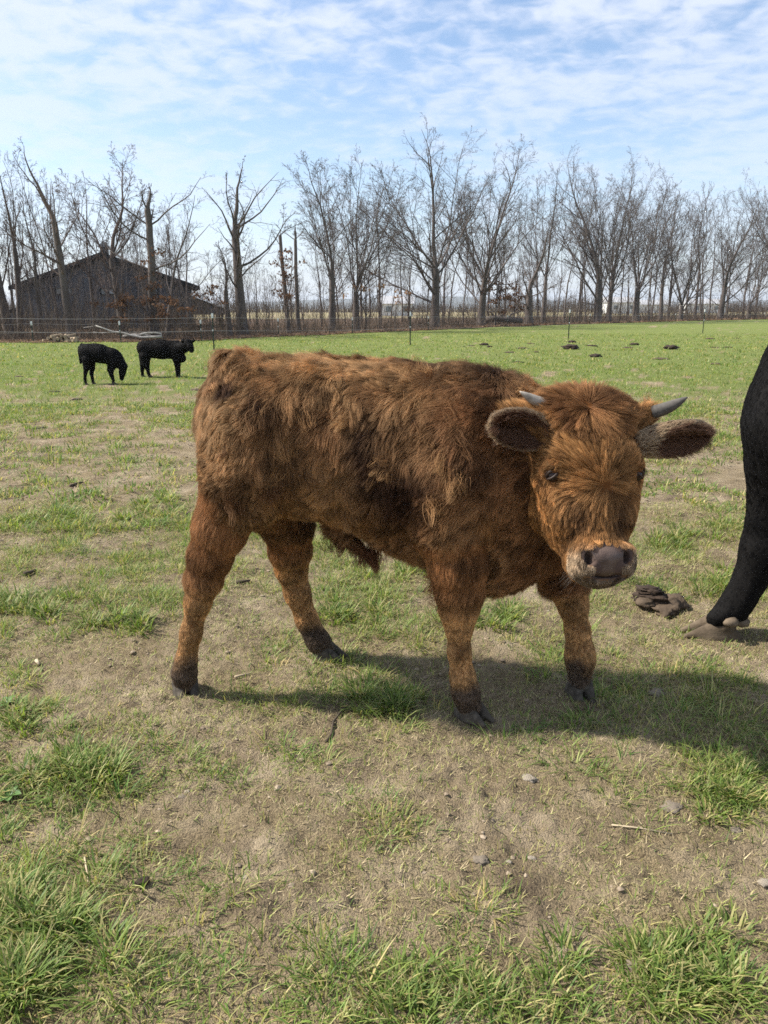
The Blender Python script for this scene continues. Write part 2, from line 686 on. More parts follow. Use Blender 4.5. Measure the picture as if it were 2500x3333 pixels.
# single sprigs between the tufts
x, y = sample_wedge(100000, 0.95, 5.2)
t = turf(x, y)
keep = rng.random(len(x)) < 0.22 + 0.75 * t
x, y = x[keep], y[keep]
n = len(x)
G.add(x, y, 0.012 + 0.032 * rng.random(n), 0.0016 + 0.0018 * rng.random(n), rng.random(n) * 2 * PI, rng.random(n) * 1.2, rng.random(n) * 0.9, 2, grass_col(n, 0.25))

k = NT('grass_blade')
ca = k.attr('col').outputs['Color']
bs = k.principled(ca, 0.55, 0.35)
tr = k.n('ShaderNodeBsdfTranslucent')
k.l(k.mix(1.0, ca, (1.0, 1.05, 0.55), 'MULTIPLY'), tr.inputs[0])
mx = k.n('ShaderNodeMixShader')
mx.inputs[0].default_value = 0.45
k.l(bs.outputs[0], mx.inputs[1])
k.l(tr.outputs[0], mx.inputs[2])
M_grass = k.done(mx)
tag(G.build('grass', M_grass), 'short green pasture grass in tufts', kind='stuff')

D = Grass()
x, y = sample_wedge(560000, 0.95, 5.2)
f1 = 0.5 + 0.5 * fbm(xy3(x, y, 2.6), 71, 4)
keep = rng.random(len(x)) < np.clip(0.34 + 2.0 * (f1 - 0.46), 0.06, 1)
x, y, f1 = x[keep], y[keep], f1[keep]
n = len(x)
sc_c = straw_col(n)
gm = (rng.random(n) < 0.30)[:, None]
sc_c = np.where(gm, np.array([0.27, 0.30, 0.085]) * (0.6 + 0.7 * rng.random((n, 1))), sc_c)
D.add(x, y, 0.010 + 0.026 * rng.random(n) ** 1.5, 0.0016 + 0.0018 * rng.random(n), rng.random(n) * 2 * PI, 0.75 + 0.75 * rng.random(n), rng.normal(0.1, 0.3, n), 1, sc_c)
x, y = sample_wedge(60000, 4.8, 12)
keep = rng.random(len(x)) < np.clip(0.1 + 1.5 * (0.5 + 0.5 * fbm(xy3(x, y, 2.0), 77, 3) - 0.42), 0, 1)
x, y = x[keep], y[keep]
n = len(x)
D.add(x, y, 0.02 + 0.05 * rng.random(n), 0.004 + 0.004 * rng.random(n), rng.random(n) * 2 * PI, 0.9 + 0.6 * rng.random(n), rng.normal(0.1, 0.2, n), 1, straw_col(n))
k = NT('dry_straw')
M_straw = k.done(k.principled(k.attr('col').outputs['Color'], 0.75, 0.2))
tag(D.build('dry_grass', M_straw), 'dry straw and dead grass blades lying on the soil', kind='stuff')

# clods of loose earth
def blob_mesh(name, seed, sub=2, amp=0.35, squash=(1, 1, 0.6), freq=1.3):
    import bmesh
    bm = bmesh.new()
    bmesh.ops.create_icosphere(bm, subdivisions=sub, radius=1.0)
    for v in bm.verts:
        d = v.co.normalized()
        f = 1 + amp * mnoise.fractal(d * freq + Vector((seed * 3.1, seed * 1.7, 0)), 1.0, 2.0, 3)
        v.co = Vector((d.x * f * squash[0], d.y * f * squash[1], d.z * f * squash[2]))
    me = bpy.data.meshes.new(name)
    bm.to_mesh(me)
    bm.free()
    me.polygons.foreach_set('use_smooth', np.ones(len(me.polygons), bool))
    return me


src = []
for s in range(5):
    me = blob_mesh('clod_source', s, 1, 0.5)
    v = np.zeros(len(me.vertices) * 3)
    me.vertices.foreach_get('co', v)
    f = np.array([p.vertices[:] for p in me.polygons])
    src.append((v.reshape(-1, 3), f))
    bpy.data.meshes.remove(me)
cv, cf, nn = [], [], 0
x, y = sample_wedge(15000, 0.95, 8.0)
t = turf(x, y)
keep = (rng.random(len(x)) < (1 - t) ** 1.6 * np.clip(0.35 + fbm(xy3(x, y, 2.1), 83, 3) * 1.6, 0.05, 1))
x, y = x[keep], y[keep]
z = relief(x, y)
for i in range(len(x)):
    v, f = src[i % 5]
    s = 0.002 + 0.008 * rng.random() ** 3 + 0.0006 * y[i]
    a = rng.random() * 6.28
    R = np.array([[math.cos(a), -math.sin(a), 0], [math.sin(a), math.cos(a), 0], [0, 0, 1]])
    cv.append((v * s) @ R.T + np.array([x[i], y[i], z[i] + s * 0.15]))
    cf.append(f + nn)
    nn += len(v)
M_clod = simple_mat('loose_earth', (0.13, 0.095, 0.066), (0.38, 0.305, 0.22), 9, 0.95, 0.1)
tag(link('loose_earth_clods', mesh_np('loose_earth_clods', np.vstack(cv), [np.vstack(cf)], False), M_clod), 'crumbs of loose brown earth on the worn ground', kind='stuff')

# ------------------------------------------------------------------ bodies: smooth unions of round shapes, turned into one skin
def p_seg(a, b, ra, rb, lat=1.0, n=(0, 1, 0)):
    return ('seg', np.array(a, float), np.array(b, float), float(ra), float(rb), float(lat), np.array(n, float))


def p_ell(c, r, R=None):
    return ('ell', np.array(c, float), np.array(r, float), np.eye(3) if R is None else np.array(R, float))


def sd(pr, P):
    if pr[0] == 'seg':
        _, a, b, ra, rb, lat, n = pr
        if lat != 1.0:
            k = 1.0 / lat - 1.0
            P = P + ((P - a) @ n)[..., None] * n * k
            b = b + ((b - a) @ n) * n * k
        ab = b - a
        t = np.clip(((P - a) @ ab) / (ab @ ab + 1e-12), 0, 1)
        d = np.linalg.norm(P - a - t[..., None] * ab, axis=-1) - (ra + (rb - ra) * t)
        return d * (lat if lat < 1 else 1.0)
    _, c, r, R = pr
    q = (P - c) @ R            # columns of R are the ellipsoid's axes
    k0 = np.linalg.norm(q / r, axis=-1)
    k1 = np.linalg.norm(q / (r * r), axis=-1) + 1e-9
    return k0 * (k0 - 1.0) / k1


def bbox(pr):
    if pr[0] == 'seg':
        _, a, b, ra, rb, lat, n = pr
        m = max(ra, rb)
        return np.minimum(a, b) - m, np.maximum(a, b) + m
    _, c, r, R = pr
    e = np.sqrt(((R * r) ** 2).sum(1))
    return c - e, c + e


def build_field(prims, h):
    """prims: list of (primitive, k blend, op) with op '+' or '-'"""
    lo = np.min([bbox(p)[0] for p, k, o in prims if o == '+'], 0) - 0.03 - 2 * h
    hi = np.max([bbox(p)[1] for p, k, o in prims if o == '+'], 0) + 0.03 + 2 * h
    dim = np.ceil((hi - lo) / h).astype(int) + 1
    F = np.full(dim, 0.25, np.float32)
    for p, k, op in prims:
        a, b = bbox(p)
        m = k + 0.02 + h
        i0 = np.maximum(np.floor((a - m - lo) / h).astype(int), 0)
        i1 = np.minimum(np.ceil((b + m - lo) / h).astype(int) + 1, dim)
        if (i1 <= i0).any():
            continue
        g = np.stack(np.meshgrid(*[lo[j] + h * np.arange(i0[j], i1[j]) for j in range(3)], indexing='ij'), -1)
        d = sd(p, g).astype(np.float32)
        sl = tuple(slice(i0[j], i1[j]) for j in range(3))
        f = F[sl]
        if op == '+':
            w = np.maximum(k - np.abs(f - d), 0) / k
            F[sl] = np.minimum(f, d) - w * w * k * 0.25
        else:
            d = -d
            w = np.maximum(k - np.abs(f - d), 0) / k
            F[sl] = np.maximum(f, d) + w * w * k * 0.25
    return F, lo, h


def surface_nets(F, lo, h):
    s = F < 0
    nx, ny, nz = F.shape
    cs = np.zeros((nx - 1, ny - 1, nz - 1), np.int8)
    for a in (0, 1):
        for b in (0, 1):
            for c in (0, 1):
                cs += s[a:nx - 1 + a, b:ny - 1 + b, c:nz - 1 + c]
    act = (cs > 0) & (cs < 8)
    idx = np.full(act.shape, -1, np.int64)
    I = np.argwhere(act)
    idx[act] = np.arange(len(I))
    acc = np.zeros((len(I), 3))
    cnt = np.zeros(len(I))
    corners = [(a, b, c) for a in (0, 1) for b in (0, 1) for c in (0, 1)]
    for ax in range(3):
        for a, b in ((0, 0), (0, 1), (1, 0), (1, 1)):
            o0 = [0, 0, 0]
            oth = [j for j in range(3) if j != ax]
            o0[oth[0]], o0[oth[1]] = a, b
            o1 = list(o0)
            o1[ax] = 1
            v0 = F[I[:, 0] + o0[0], I[:, 1] + o0[1], I[:, 2] + o0[2]].astype(float)
            v1 = F[I[:, 0] + o1[0], I[:, 1] + o1[1], I[:, 2] + o1[2]].astype(float)
            m = (v0 < 0) != (v1 < 0)
            t = np.where(m, v0 / (v0 - v1 + 1e-20), 0)
            p = np.array(o0, float)[None, :].repeat(len(I), 0)
            p[:, ax] = t
            acc[m] += p[m]
            cnt[m] += 1
    V = lo + h * (I + acc / np.maximum(cnt, 1)[:, None])
    quads = []
    for ax in range(3):
        o1, o2 = [(1, 2), (2, 0), (0, 1)][ax]
        sh = [slice(None)] * 3
        sa, sb = list(sh), list(sh)
        sa[ax] = slice(0, F.shape[ax] - 1)
        sb[ax] = slice(1, F.shape[ax])
        A, B = s[tuple(sa)], s[tuple(sb)]
        for sgn, M in ((1, A & ~B), (0, ~A & B)):
            E = np.argwhere(M)
            E = E[(E[:, o1] > 0) & (E[:, o2] > 0) & (E[:, o1] < F.shape[o1] - 1) & (E[:, o2] < F.shape[o2] - 1)]
            if not len(E):
                continue

            def cell(d1, d2):
                c = E.copy()
                c[:, o1] -= d1
                c[:, o2] -= d2
                return idx[c[:, 0], c[:, 1], c[:, 2]]
            q = [cell(1, 1), cell(0, 1), cell(0, 0), cell(1, 0)]
            if not sgn:
                q = q[::-1]
            quads.append(np.stack(q, 1))
    Q = np.vstack(quads)
    return V, Q[(Q >= 0).all(1)]


def skin(prims, h):
    F, lo, h = build_field(prims, h)
    V, Q = surface_nets(F, lo, h)
    return V, Q, (F, lo, h)


def march(field, o, d, t0=0.3, t1=6.0):
    """first place where the ray meets the skin"""
    F, lo, h = field
    t = np.arange(t0, t1, h * 0.4)
    P = o + t[:, None] * d
    i = np.round((P - lo) / h).astype(int)
    ok = ((i >= 0) & (i < np.array(F.shape))).all(1)
    v = np.full(len(t), 1.0)
    v[ok] = F[i[ok, 0], i[ok, 1], i[ok, 2]]
    k = np.argmax(v < 0)
    return P[k] if v[k] < 0 else None


def surf_sample(V, Q, n):
    """random points on a skin: positions, normals"""
    a, b, c, d = V[Q[:, 0]], V[Q[:, 1]], V[Q[:, 2]], V[Q[:, 3]]
    fn = np.cross(c - a, d - b)
    ar = np.linalg.norm(fn, axis=1) * 0.5
    fn = fn / (2 * ar[:, None] + 1e-12)
    VN = np.zeros_like(V)
    for j in range(4):
        np.add.at(VN, Q[:, j], fn)
    VN /= np.linalg.norm(VN, axis=1)[:, None] + 1e-9
    cum = np.cumsum(ar)
    f = np.searchsorted(cum, rng.random(n) * cum[-1])
    f = np.minimum(f, len(Q) - 1)
    u, v = rng.random((n, 1)), rng.random((n, 1))
    P = (1 - u) * (1 - v) * a[f] + u * (1 - v) * b[f] + u * v * c[f] + (1 - u) * v * d[f]
    N = (1 - u) * (1 - v) * VN[Q[f, 0]] + u * (1 - v) * VN[Q[f, 1]] + u * v * VN[Q[f, 2]] + (1 - u) * v * VN[Q[f, 3]]
    N /= np.linalg.norm(N, axis=1)[:, None] + 1e-9
    return P, N


def unit(v):
    return v / (np.linalg.norm(v, axis=-1)[..., None] + 1e-9)


def tangent(f, N):
    return unit(f - (f * N).sum(1)[:, None] * N)


def hair_object(name, pts, rad, col, mat, parent, origin):
    n, k, _ = pts.shape
    cd = bpy.data.hair_curves.new(name)
    cd.add_curves([k] * n)
    cd.position_data.foreach_set('vector', (pts - origin).astype(np.float32).ravel())
    at = cd.attributes.get('radius') or cd.attributes.new('radius', 'FLOAT', 'POINT')
    at.data.foreach_set('value', rad.astype(np.float32).ravel())
    ca = cd.attributes.new('col', 'FLOAT_COLOR', 'CURVE')
    c4 = np.ones((n, 4), np.float32)
    c4[:, :3] = col
    ca.data.foreach_set('color', c4.ravel())
    return link(name, cd, mat, parent)


def grow(P, N, T, L, lift, droop, K=7, bend=None):
    """strands from roots P: T tangent flow, lift = angle off the skin at the root (flattens outwards), droop = sag"""
    n = len(P)
    s = np.linspace(0, 1, K)
    pts = np.zeros((n, K, 3))
    pts[:, 0] = P - N * np.minimum(0.003, 0.04 * L)[:, None]
    cur = pts[:, 0].copy()
    for i in range(1, K):
        ang = lift * (1.25 - 0.95 * s[i])
        d = T * np.cos(ang)[:, None] + N * np.sin(ang)[:, None]
        d[:, 2] -= droop * s[i]
        if bend is not None:
            d = d + bend * s[i]
        d = unit(d)
        cur = cur + d * (L / (K - 1))[:, None]
        pts[:, i] = cur
    return pts


def clump(pts, P, N, ncl, strength, seed=0, twist=0.0):
    """pull strands towards the tip of the nearest guide strand: locks of hair"""
    n = len(P)
    g = np.random.default_rng(seed).choice(n, ncl, replace=False)
    kd = kdtree.KDTree(ncl)
    for i, gi in enumerate(g):
        kd.insert(P[gi], i)
    kd.balance()
    near = np.array([kd.find(p)[1] for p in P])
    gp = pts[g][near]
    K = pts.shape[1]
    s = np.linspace(0, 1, K)[None, :, None]
    st = np.asarray(strength)
    st = st[:, None, None] if st.ndim else st
    off = (pts[:, :1] - gp[:, :1])
    tgt = gp + off * (1 - s) ** 1.0 * 0.6
    w = st * s ** 1.3
    return pts * (1 - w) + tgt * w, near


def fur_mat(name, rough=0.32, rad_rough=0.45, soft=0.82):
    k = NT(name)
    h = k.n('ShaderNodeBsdfHairPrincipled', model='CHIANG', parametrization='COLOR')
    hi = k.n('ShaderNodeHairInfo')
    ca = k.attr('col').outputs['Color']
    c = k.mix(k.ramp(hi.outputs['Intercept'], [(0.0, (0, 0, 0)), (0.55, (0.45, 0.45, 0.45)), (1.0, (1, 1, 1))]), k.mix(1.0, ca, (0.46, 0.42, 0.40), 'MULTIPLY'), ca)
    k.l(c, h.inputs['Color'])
    h.inputs['Roughness'].default_value = rough
    h.inputs['Radial Roughness'].default_value = rad_rough
    h.inputs['Random Roughness'].default_value = 0.0
    h.inputs['IOR'].default_value = 1.5
    df = k.n('ShaderNodeBsdfDiffuse')
    k.l(k.mix(1.0, c, (1.80, 2.25, 2.9), 'MULTIPLY'), df.inputs['Color'])
    mx = k.n('ShaderNodeMixShader')
    mx.inputs[0].default_value = soft
    k.l(h.outputs[0], mx.inputs[1])
    k.l(df.outputs[0], mx.inputs[2])
    return k.done(mx)


# ------------------------------------------------------------------ the brown calf
AX = unit(np.array([1.0, -0.17, 0.0]))           # the way it walks
LT = np.array([-AX[1], AX[0], 0.0])              # sideways, away from the camera
C0 = np.array([-0.674, 2.588, 0.0])


def Q(px, py, s=0.0):
    d = ray(px, py)
    o = np.array([0, 0, CAM_H])
    t = ((C0 - o) @ LT + s) / (d @ LT)
    return o + t * d


BASE = np.array([-0.15, 2.50, 0.0])
hx_c = at_y(1960, 1560, 2.06)
KX = 1.09
yaw, tilt = math.radians(9), math.radians(24)
HZ = np.array([math.sin(yaw) * math.cos(tilt), -math.cos(yaw) * math.cos(tilt), math.sin(tilt)])
HX = unit(np.cross(np.array([0, 0, 1.0]), HZ))
HX = HX if HX[0] > 0 else -HX
HY = np.cross(HZ, HX)
roll = math.radians(-1.5)
HX, HY = HX * math.cos(roll) + HY * math.sin(roll), HY * math.cos(roll) - HX * math.sin(roll)
HM = np.stack([HX, HY, HZ], 1)


def Hd(x, y, z):
    return hx_c + HM @ np.array([x * KX, y, z])


def hell(x, y, z, rx, ry, rz):
    return p_ell(Hd(x, y, z), (rx * KX, ry, rz), HM)


body, groups = [], []


def B(pr, k=0.05, grp='body', op='+'):
    body.append((pr, k, op))
    groups.append(grp)


def chain(pts, k=0.05, grp='body', lat=1.0):
    """pts: (px, py, side, radius)"""
    W = [(Q(a, b, s), r) for a, b, s, r in pts]
    for (a, ra), (b, rb) in zip(W[:-1], W[1:]):
        B(p_seg(a, b, ra, rb, lat, LT), k, grp)


# trunk
chain([(845, 1400, 0, .190), (1000, 1430, 0, .235), (1250, 1470, 0, .255), (1450, 1490, 0, .262)], 0.06, 'body', 0.84)
chain([(1450, 1490, 0, .262), (1590, 1530, 0, .255)], 0.06, 'body', 0.78)
chain([(790, 1308, 0, .110), (880, 1335, 0, .12), (1060, 1364, 0, .13), (1300, 1362, 0, .13)], 0.07, 'body', 1.1)
B(p_ell(Q(765, 1215, 0), (.05, .06, .05)), 0.06)
chain([(1570, 1350, 0, .10), (1400, 1345, 0, .09)], 0.06)
chain([(1600, 1600, 0, .215), (1670, 1740, 0, .155)], 0.07, 'body', 0.85)
chain([(1300, 1690, 0, .10), (1600, 1800, 0, .12)], 0.07)
chain([(1090, 1715, 0, .03), (1180, 1785, 0, .012)], 0.04, 'sheath')
# neck
A0, A1 = Q(1580, 1465, 0), Hd(0.0, 0.05, -0.235)
B(p_seg(A0, A1, .215, .140, 0.85, LT), 0.07, 'neck')
B(p_seg(Q(1600, 1385, 0), Hd(0.02, 0.12, -0.21), .12, .085), 0.06, 'neck')
B(p_seg(Q(1690, 1700, 0), Hd(0, -0.02, -0.27), .11, .085), 0.06, 'neck')
# hind legs
chain([(838, 1400, -.10, .155), (812, 1520, -.125, .142), (800, 1615, -.135, .102)], 0.05, 'thigh')
chain([(762, 1590, -.135, .100), (722, 1710, -.14, .080), (688, 1800, -.145, .062), (664, 1885, -.15, .052), (645, 1960, -.15, .038), (622, 2060, -.15, .031), (606, 2150, -.15, .034)], 0.03, 'leg')
chain([(606, 2150, -.15, .034), (600, 2190, -.15, .039), (603, 2235, -.15, .034)], 0.02, 'pastern')
chain([(840, 1470, .10, .16), (880, 1600, .13, .12), (935, 1700, .16, .085)], 0.05, 'thigh')
chain([(935, 1700, .16, .085), (945, 1790, .18, .068), (948, 1850, .20, .054), (968, 1930, .21, .044), (1000, 2020, .22, .038), (1025, 2070, .22, .039)], 0.03, 'leg')
chain([(1025, 2070, .22, .039), (1040, 2092, .22, .041), (1058, 2112, .22, .036)], 0.02, 'pastern')
# fore legs
chain([(1500, 1420, -.11, .14), (1480, 1560, -.145, .125), (1462, 1700, -.15, .105)], 0.06, 'shoulder')
chain([(1462, 1700, -.15, .105), (1490, 1830, -.15, .082), (1496, 1920, -.15, .066), (1494, 1985, -.15, .054), (1494, 2040, -.15, .038), (1495, 2120, -.15, .031), (1505, 2200, -.15, .037)], 0.03, 'leg')
chain([(1505, 2200, -.15, .037), (1515, 2250, -.15, .042), (1527, 2293, -.15, .040)], 0.02, 'pastern')
chain([(1720, 1500, .10, .12), (1790, 1700, .10, .11), (1838, 1880, .075, .072)], 0.06, 'shoulder')
chain([(1838, 1880, .075, .072), (1865, 1970, .06, .044), (1880, 2050, .058, .036), (1887, 2120, .058, .045)], 0.03, 'leg')
chain([(1887, 2120, .058, .045), (1889, 2150, .058, .046), (1886, 2215, .058, .036)], 0.02, 'pastern')
# tail, hanging behind
chain([(748, 1190, 0, .045), (722, 1270, 0, .034), (722, 1400, 0, .025), (722, 1560, 0, .019), (724, 1680, 0, .015)], 0.025, 'tail')
# head
B(hell(0, .08, -.105, .130, .135, .112), 0.05, 'head')
B(hell(0, .195, -.110, .140, .072, .078), 0.05, 'head')
B(hell(0, .232, -.120, .115, .042, .058), 0.05, 'head')
B(p_seg(Hd(0, .02, -.112), Hd(0, -.19, -.088), .116, .075, KX, HX), 0.04, 'head')
for sx in (-1, 1):
    B(hell(sx * .066, -.05, -.15, .050, .120, .095), 0.05, 'head')
    B(hell(sx * .102, .050, -.050, .036, .034, .038), 0.03, 'head')
    B(p_seg(Hd(sx * .118, .02, -.09), Hd(sx * .080, -.10, -.075), .030, .026), 0.04, 'head')
    B(p_seg(Hd(sx * .10, .165, -.10), Hd(sx * .172, .205, -.105), .044, .027), 0.03, 'head')
B(p_seg(Hd(0, -.05, -.215), Hd(0, -.22, -.12), .07, .05), 0.05, 'head')
B(hell(0, -.215, -.072, .070, .056, .064), 0.05, 'muzzle')
for sx in (-1, 1):
    B(hell(sx * .047, -.212, -.032, .032, .036, .030), 0.035, 'muzzle')
    B(hell(sx * .042, -.241, -.047, .034, .024, .032), 0.03, 'muzzle')
B(hell(0, -.266, -.070, .050, .024, .040), 0.012, 'muzzle')
for sx in (-1, 1):
    B(hell(sx * .048, -.215, -.004, .011, .018, .030), 0.010, 'cut', '-')
B(hell(0, -.2620, -.02, .060, .0035, .040), 0.006, 'cut', '-')

bV, bQ, bF = skin(body, 0.0062)
k = NT('calf_hide')
hide = k.principled(k.attr('col').outputs['Color'], 0.9, 0.05)
M_hide = k.done(hide)
calf = thing('calf', BASE, 'shaggy reddish brown calf with short horns standing on worn turf', 'calf')
rid = np.array([{'body': 0, 'sheath': 1, 'neck': 2, 'thigh': 3, 'leg': 4, 'pastern': 5, 'shoulder': 6, 'tail': 7, 'head': 8, 'muzzle': 9, 'cut': 10}[g] for g in groups])


def region(P):
    best, grp = np.full(len(P), 9.0), np.zeros(len(P), int)
    for (pr, kk, op), g in zip(body, rid):
        if op == '+':
            d = sd(pr, P)
            m = d < best
            best[m], grp[m] = d[m], g
    return grp


# nose pad
nose = []
nose.append((hell(0, -.211, -.019, .052, .034, .028), 0.01, '+'))
nose.append((hell(0, -.243, -.032, .044, .021, .027), 0.014, '+'))
for sx in (-1, 1):
    nose.append((hell(sx * .044, -.206, -.021, .019, .020, .020), 0.012, '+'))
    nose.append((hell(sx * .050, -.214, -.002, .0095, .0170, .030), 0.008, '-'))


vg = region(bV)
HIDE = np.array([(.045, .018, .009), (.04, .016, .008), (.035, .014, .008), (.05, .02, .009), (.15, .062, .022), (.035, .024, .016), (.05, .02, .009), (.05, .02, .009), (.12, .048, .016), (.17, .095, .05), (.02, .012, .01)])
hcol = HIDE[vg]
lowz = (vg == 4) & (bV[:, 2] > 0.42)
nd0 = np.min([sd(pr, bV) for pr, kk, op in nose if op == '+'], 0)
hcol[(nd0 < .010) & (((bV - hx_c) @ HM)[:, 2] > -.06)] = (.085, .058, .048)
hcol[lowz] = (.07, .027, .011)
pz = smooth(bV[:, 2], .095, .185)[:, None]
hcol = np.where(((vg == 5) | ((vg == 4) & (bV[:, 2] < .25)))[:, None], HIDE[5] * (1 - pz) + HIDE[4] * pz, hcol)
link('body', mesh_np('calf_body', bV - BASE, [bQ], True, {'col': hcol}), M_hide, calf)

# eyes
M_eye = NT('eye')
M_eye = M_eye.done(M_eye.principled((0.014, 0.006, 0.004), 0.16, 0.30))
M_lid = simple_mat('eyelid', (0.03, 0.018, 0.014), (0.06, 0.035, 0.025), 30, 0.5, 0.4)
M_lash = simple_mat('lash', (0.012, 0.009, 0.008), (0.02, 0.014, 0.01), 30, 0.6, 0.3)


def sphere_np(c, r, R, nu=20, nv=12):
    V = []
    for i in range(nv + 1):
        th = PI * i / nv
        for j in range(nu):
            ph = 2 * PI * j / nu
            V.append((math.sin(th) * math.cos(ph) * r[0], math.cos(th) * r[1], math.sin(th) * math.sin(ph) * r[2]))
    V = np.array(V) @ np.array(R).T + np.array(c)
    f = [(i * nu + j, i * nu + (j + 1) % nu, (i + 1) * nu + (j + 1) % nu, (i + 1) * nu + j) for i in range(nv) for j in range(nu)]
    return V, np.array(f)


eye_pos = []
for sx in (-1, 1):
    if sx < 0:
        p = march(bF, np.array([0, 0, CAM_H]), ray(1796, 1545))
        loc_l = HM.T @ (p - hx_c)
        ec = np.array([loc_l[0], loc_l[1], loc_l[2]])
    e_l = np.array([sx * abs(ec[0]), ec[1], ec[2]])   # HX is unscaled here
    out = unit(np.array([sx * 0.66, 0.02, 0.75]))
    c_l = e_l - out * 0.0135
    eye_pos.append(e_l)
    V, f = sphere_np(hx_c + HM @ c_l, (.0200, .0200, .0200), HM)
    eye = link('eye', mesh_np('eye', V - BASE, [f], True), M_eye, calf)
    # lids: two curved rims round the almond opening
    tx = unit(np.cross(np.array([0, 1.0, 0]), out))
    ty = np.cross(out, tx)
    sl = 0.42 * sx
    tx, ty = tx * math.cos(sl) - ty * math.sin(sl), ty * math.cos(sl) + tx * math.sin(sl)
    for up in (1, -1):
        pts = []
        for t in np.linspace(-1, 1, 11):
            hgt = up * (0.0078 if up > 0 else 0.0100) * (1 - t * t) ** 0.7
            q = c_l + tx * t * 0.0195 + ty * hgt
            dq = q - c_l
            q = c_l + unit(dq + out * math.sqrt(max(0.0212 ** 2 - dq @ dq, 1e-6))) * 0.0213
            pts.append(hx_c + HM @ q)
        m = MB()
        m.tube(np.array(pts) - BASE, [.0022] + [.0042 if up > 0 else .0034] * 9 + [.0022], 8)
        link('eyelid', m.mesh('eyelid', True), M_lid, eye)
    m = MB()
    for i in range(26):
        t = -0.9 + 1.8 * i / 25
        q = c_l + tx * t * 0.0195 + ty * 0.0078 * (1 - t * t) ** 0.7
        dq = q - c_l
        q0 = c_l + unit(dq + out * math.sqrt(max(0.0212 ** 2 - dq @ dq, 1e-6))) * 0.0225
        d = unit(out * 0.9 + ty * 0.25 + tx * t * 0.6)
        l = 0.016 + 0.004 * rng.random()
        m.tube([hx_c + HM @ q0 - BASE, hx_c + HM @ (q0 + d * l * .5) - BASE, hx_c + HM @ (q0 + d * l - ty * 0.006) - BASE], [.0007, .0005, .0001], 3, False)
    link('eyelashes', m.mesh('eyelashes'), M_lash, eye)

nV, nQ, nF = skin(nose, 0.003)
k = NT('wet_nose')
nb = k.n('ShaderNodeTexVoronoi')
nb.inputs['Scale'].default_value = 260
k.l(k.n('ShaderNodeTexCoord').outputs['Object'], nb.inputs['Vector'])
M_nose = k.done(k.principled(k.ramp(k.noise(35, 4), [(0.3, (0.060, 0.038, 0.030)), (0.7, (0.115, 0.078, 0.062))]), 0.46, 0.35, nb.outputs['Distance'], 0.002, 0.35))
link('nose', mesh_np('nose', nV - BASE, [nQ], True), M_nose, calf)

# horns
M_horn = simple_mat('horn', (0.20, 0.175, 0.145), (0.38, 0.34, 0.29), 30, 0.7, 0.2, 0.002, 60, (1, 1, 1))  # left horn: its sunlit tone is painted into the colour
M_horn_d = simple_mat('shaded_horn', (0.060, 0.054, 0.048), (0.13, 0.118, 0.105), 30, 0.7, 0.2, 0.002, 60, (1, 1, 1))  # right horn: same horn, its shade painted in as a darker colour
for sx, bpx, tpx, mt in ((-1, (1758, 1304), (1692, 1274), M_horn), (1, (2176, 1319), (2238, 1292), M_horn_d)):
    yb = (Hd(sx * .15, .19, -.105))[1]
    b, t = at_y(*bpx, yb - .01), at_y(*tpx, yb - 0.022)
    a = b - (t - b) * 0.9
    pts = [a + (t - a) * s + np.array([0, 0, -0.006]) * math.sin(s * PI) for s in np.linspace(0, 1, 25)]
    rad = [.0195, .0193, .0188, .0182, .0170, .0150, .0122, .0080, .0015]
    rad = np.interp(np.linspace(0, 8, 25), range(9), rad)
    rad = rad * (1 + .035 * np.sin(np.arange(25) * 2.1 + sx) * np.linspace(1, .1, 25))
    m = MB()
    m.tube(np.array(pts) - BASE, rad, 14)
    link('horn', m.mesh('horn', True), mt, calf)

# ears: a cupped leaf, a skin of its own
ear_data = []
for sx, root, tip, wide, open_dir in ((-1, (1782, 1414), (1604, 1374), .056, (0.05, -0.95, -0.18)), (1, (2108, 1438), (2308, 1414), .058, (0.12, -0.95, -0.38))):
    ye = Hd(sx * .14, .11, -.115)[1]
    r0, t0 = at_y(*root, ye), at_y(*tip, ye + (-0.05 if sx < 0 else 0.03))
    ax = unit(t0 - r0)
    od = unit(np.array(open_dir) - (np.array(open_dir) @ ax) * ax)
    wd = np.cross(ax, od)
    R = np.stack([ax, wd, od], 1)
    Ln = np.linalg.norm(t0 - r0)
    c = r0 + ax * Ln * 0.50
    pr = [(p_ell(c, (Ln * .54, wide, .030), R), 0.02, '+'), (p_seg(r0 - ax * 0.05, r0 + ax * 0.05, .040, .036), 0.035, '+'),
          (p_ell(c + od * .030 + ax * 0.004, (Ln * .47, wide * .84, .040), R), 0.008, '-')]
    V, F_, fl = skin(pr, 0.0045)
    link('ear', mesh_np('ear', V - BASE, [F_], True, {'col': np.tile(np.array([.04, .018, .010]), (len(V), 1))}), M_hide, calf)
    ear_data.append((V, F_, r0, ax, od, wd, Ln, wide, c))

# ---- coat
def local_head(P):
    return (P - hx_c) @ HM


NH = 560000
P, N = surf_sample(bV, bQ, NH)
qg = vg[bQ[:, 0]]
short = np.isin(qg, (4, 5, 8, 9))
P2, N2 = surf_sample(bV, bQ[short], 200000)
P, N = np.vstack([P, P2]), np.vstack([N, N2])
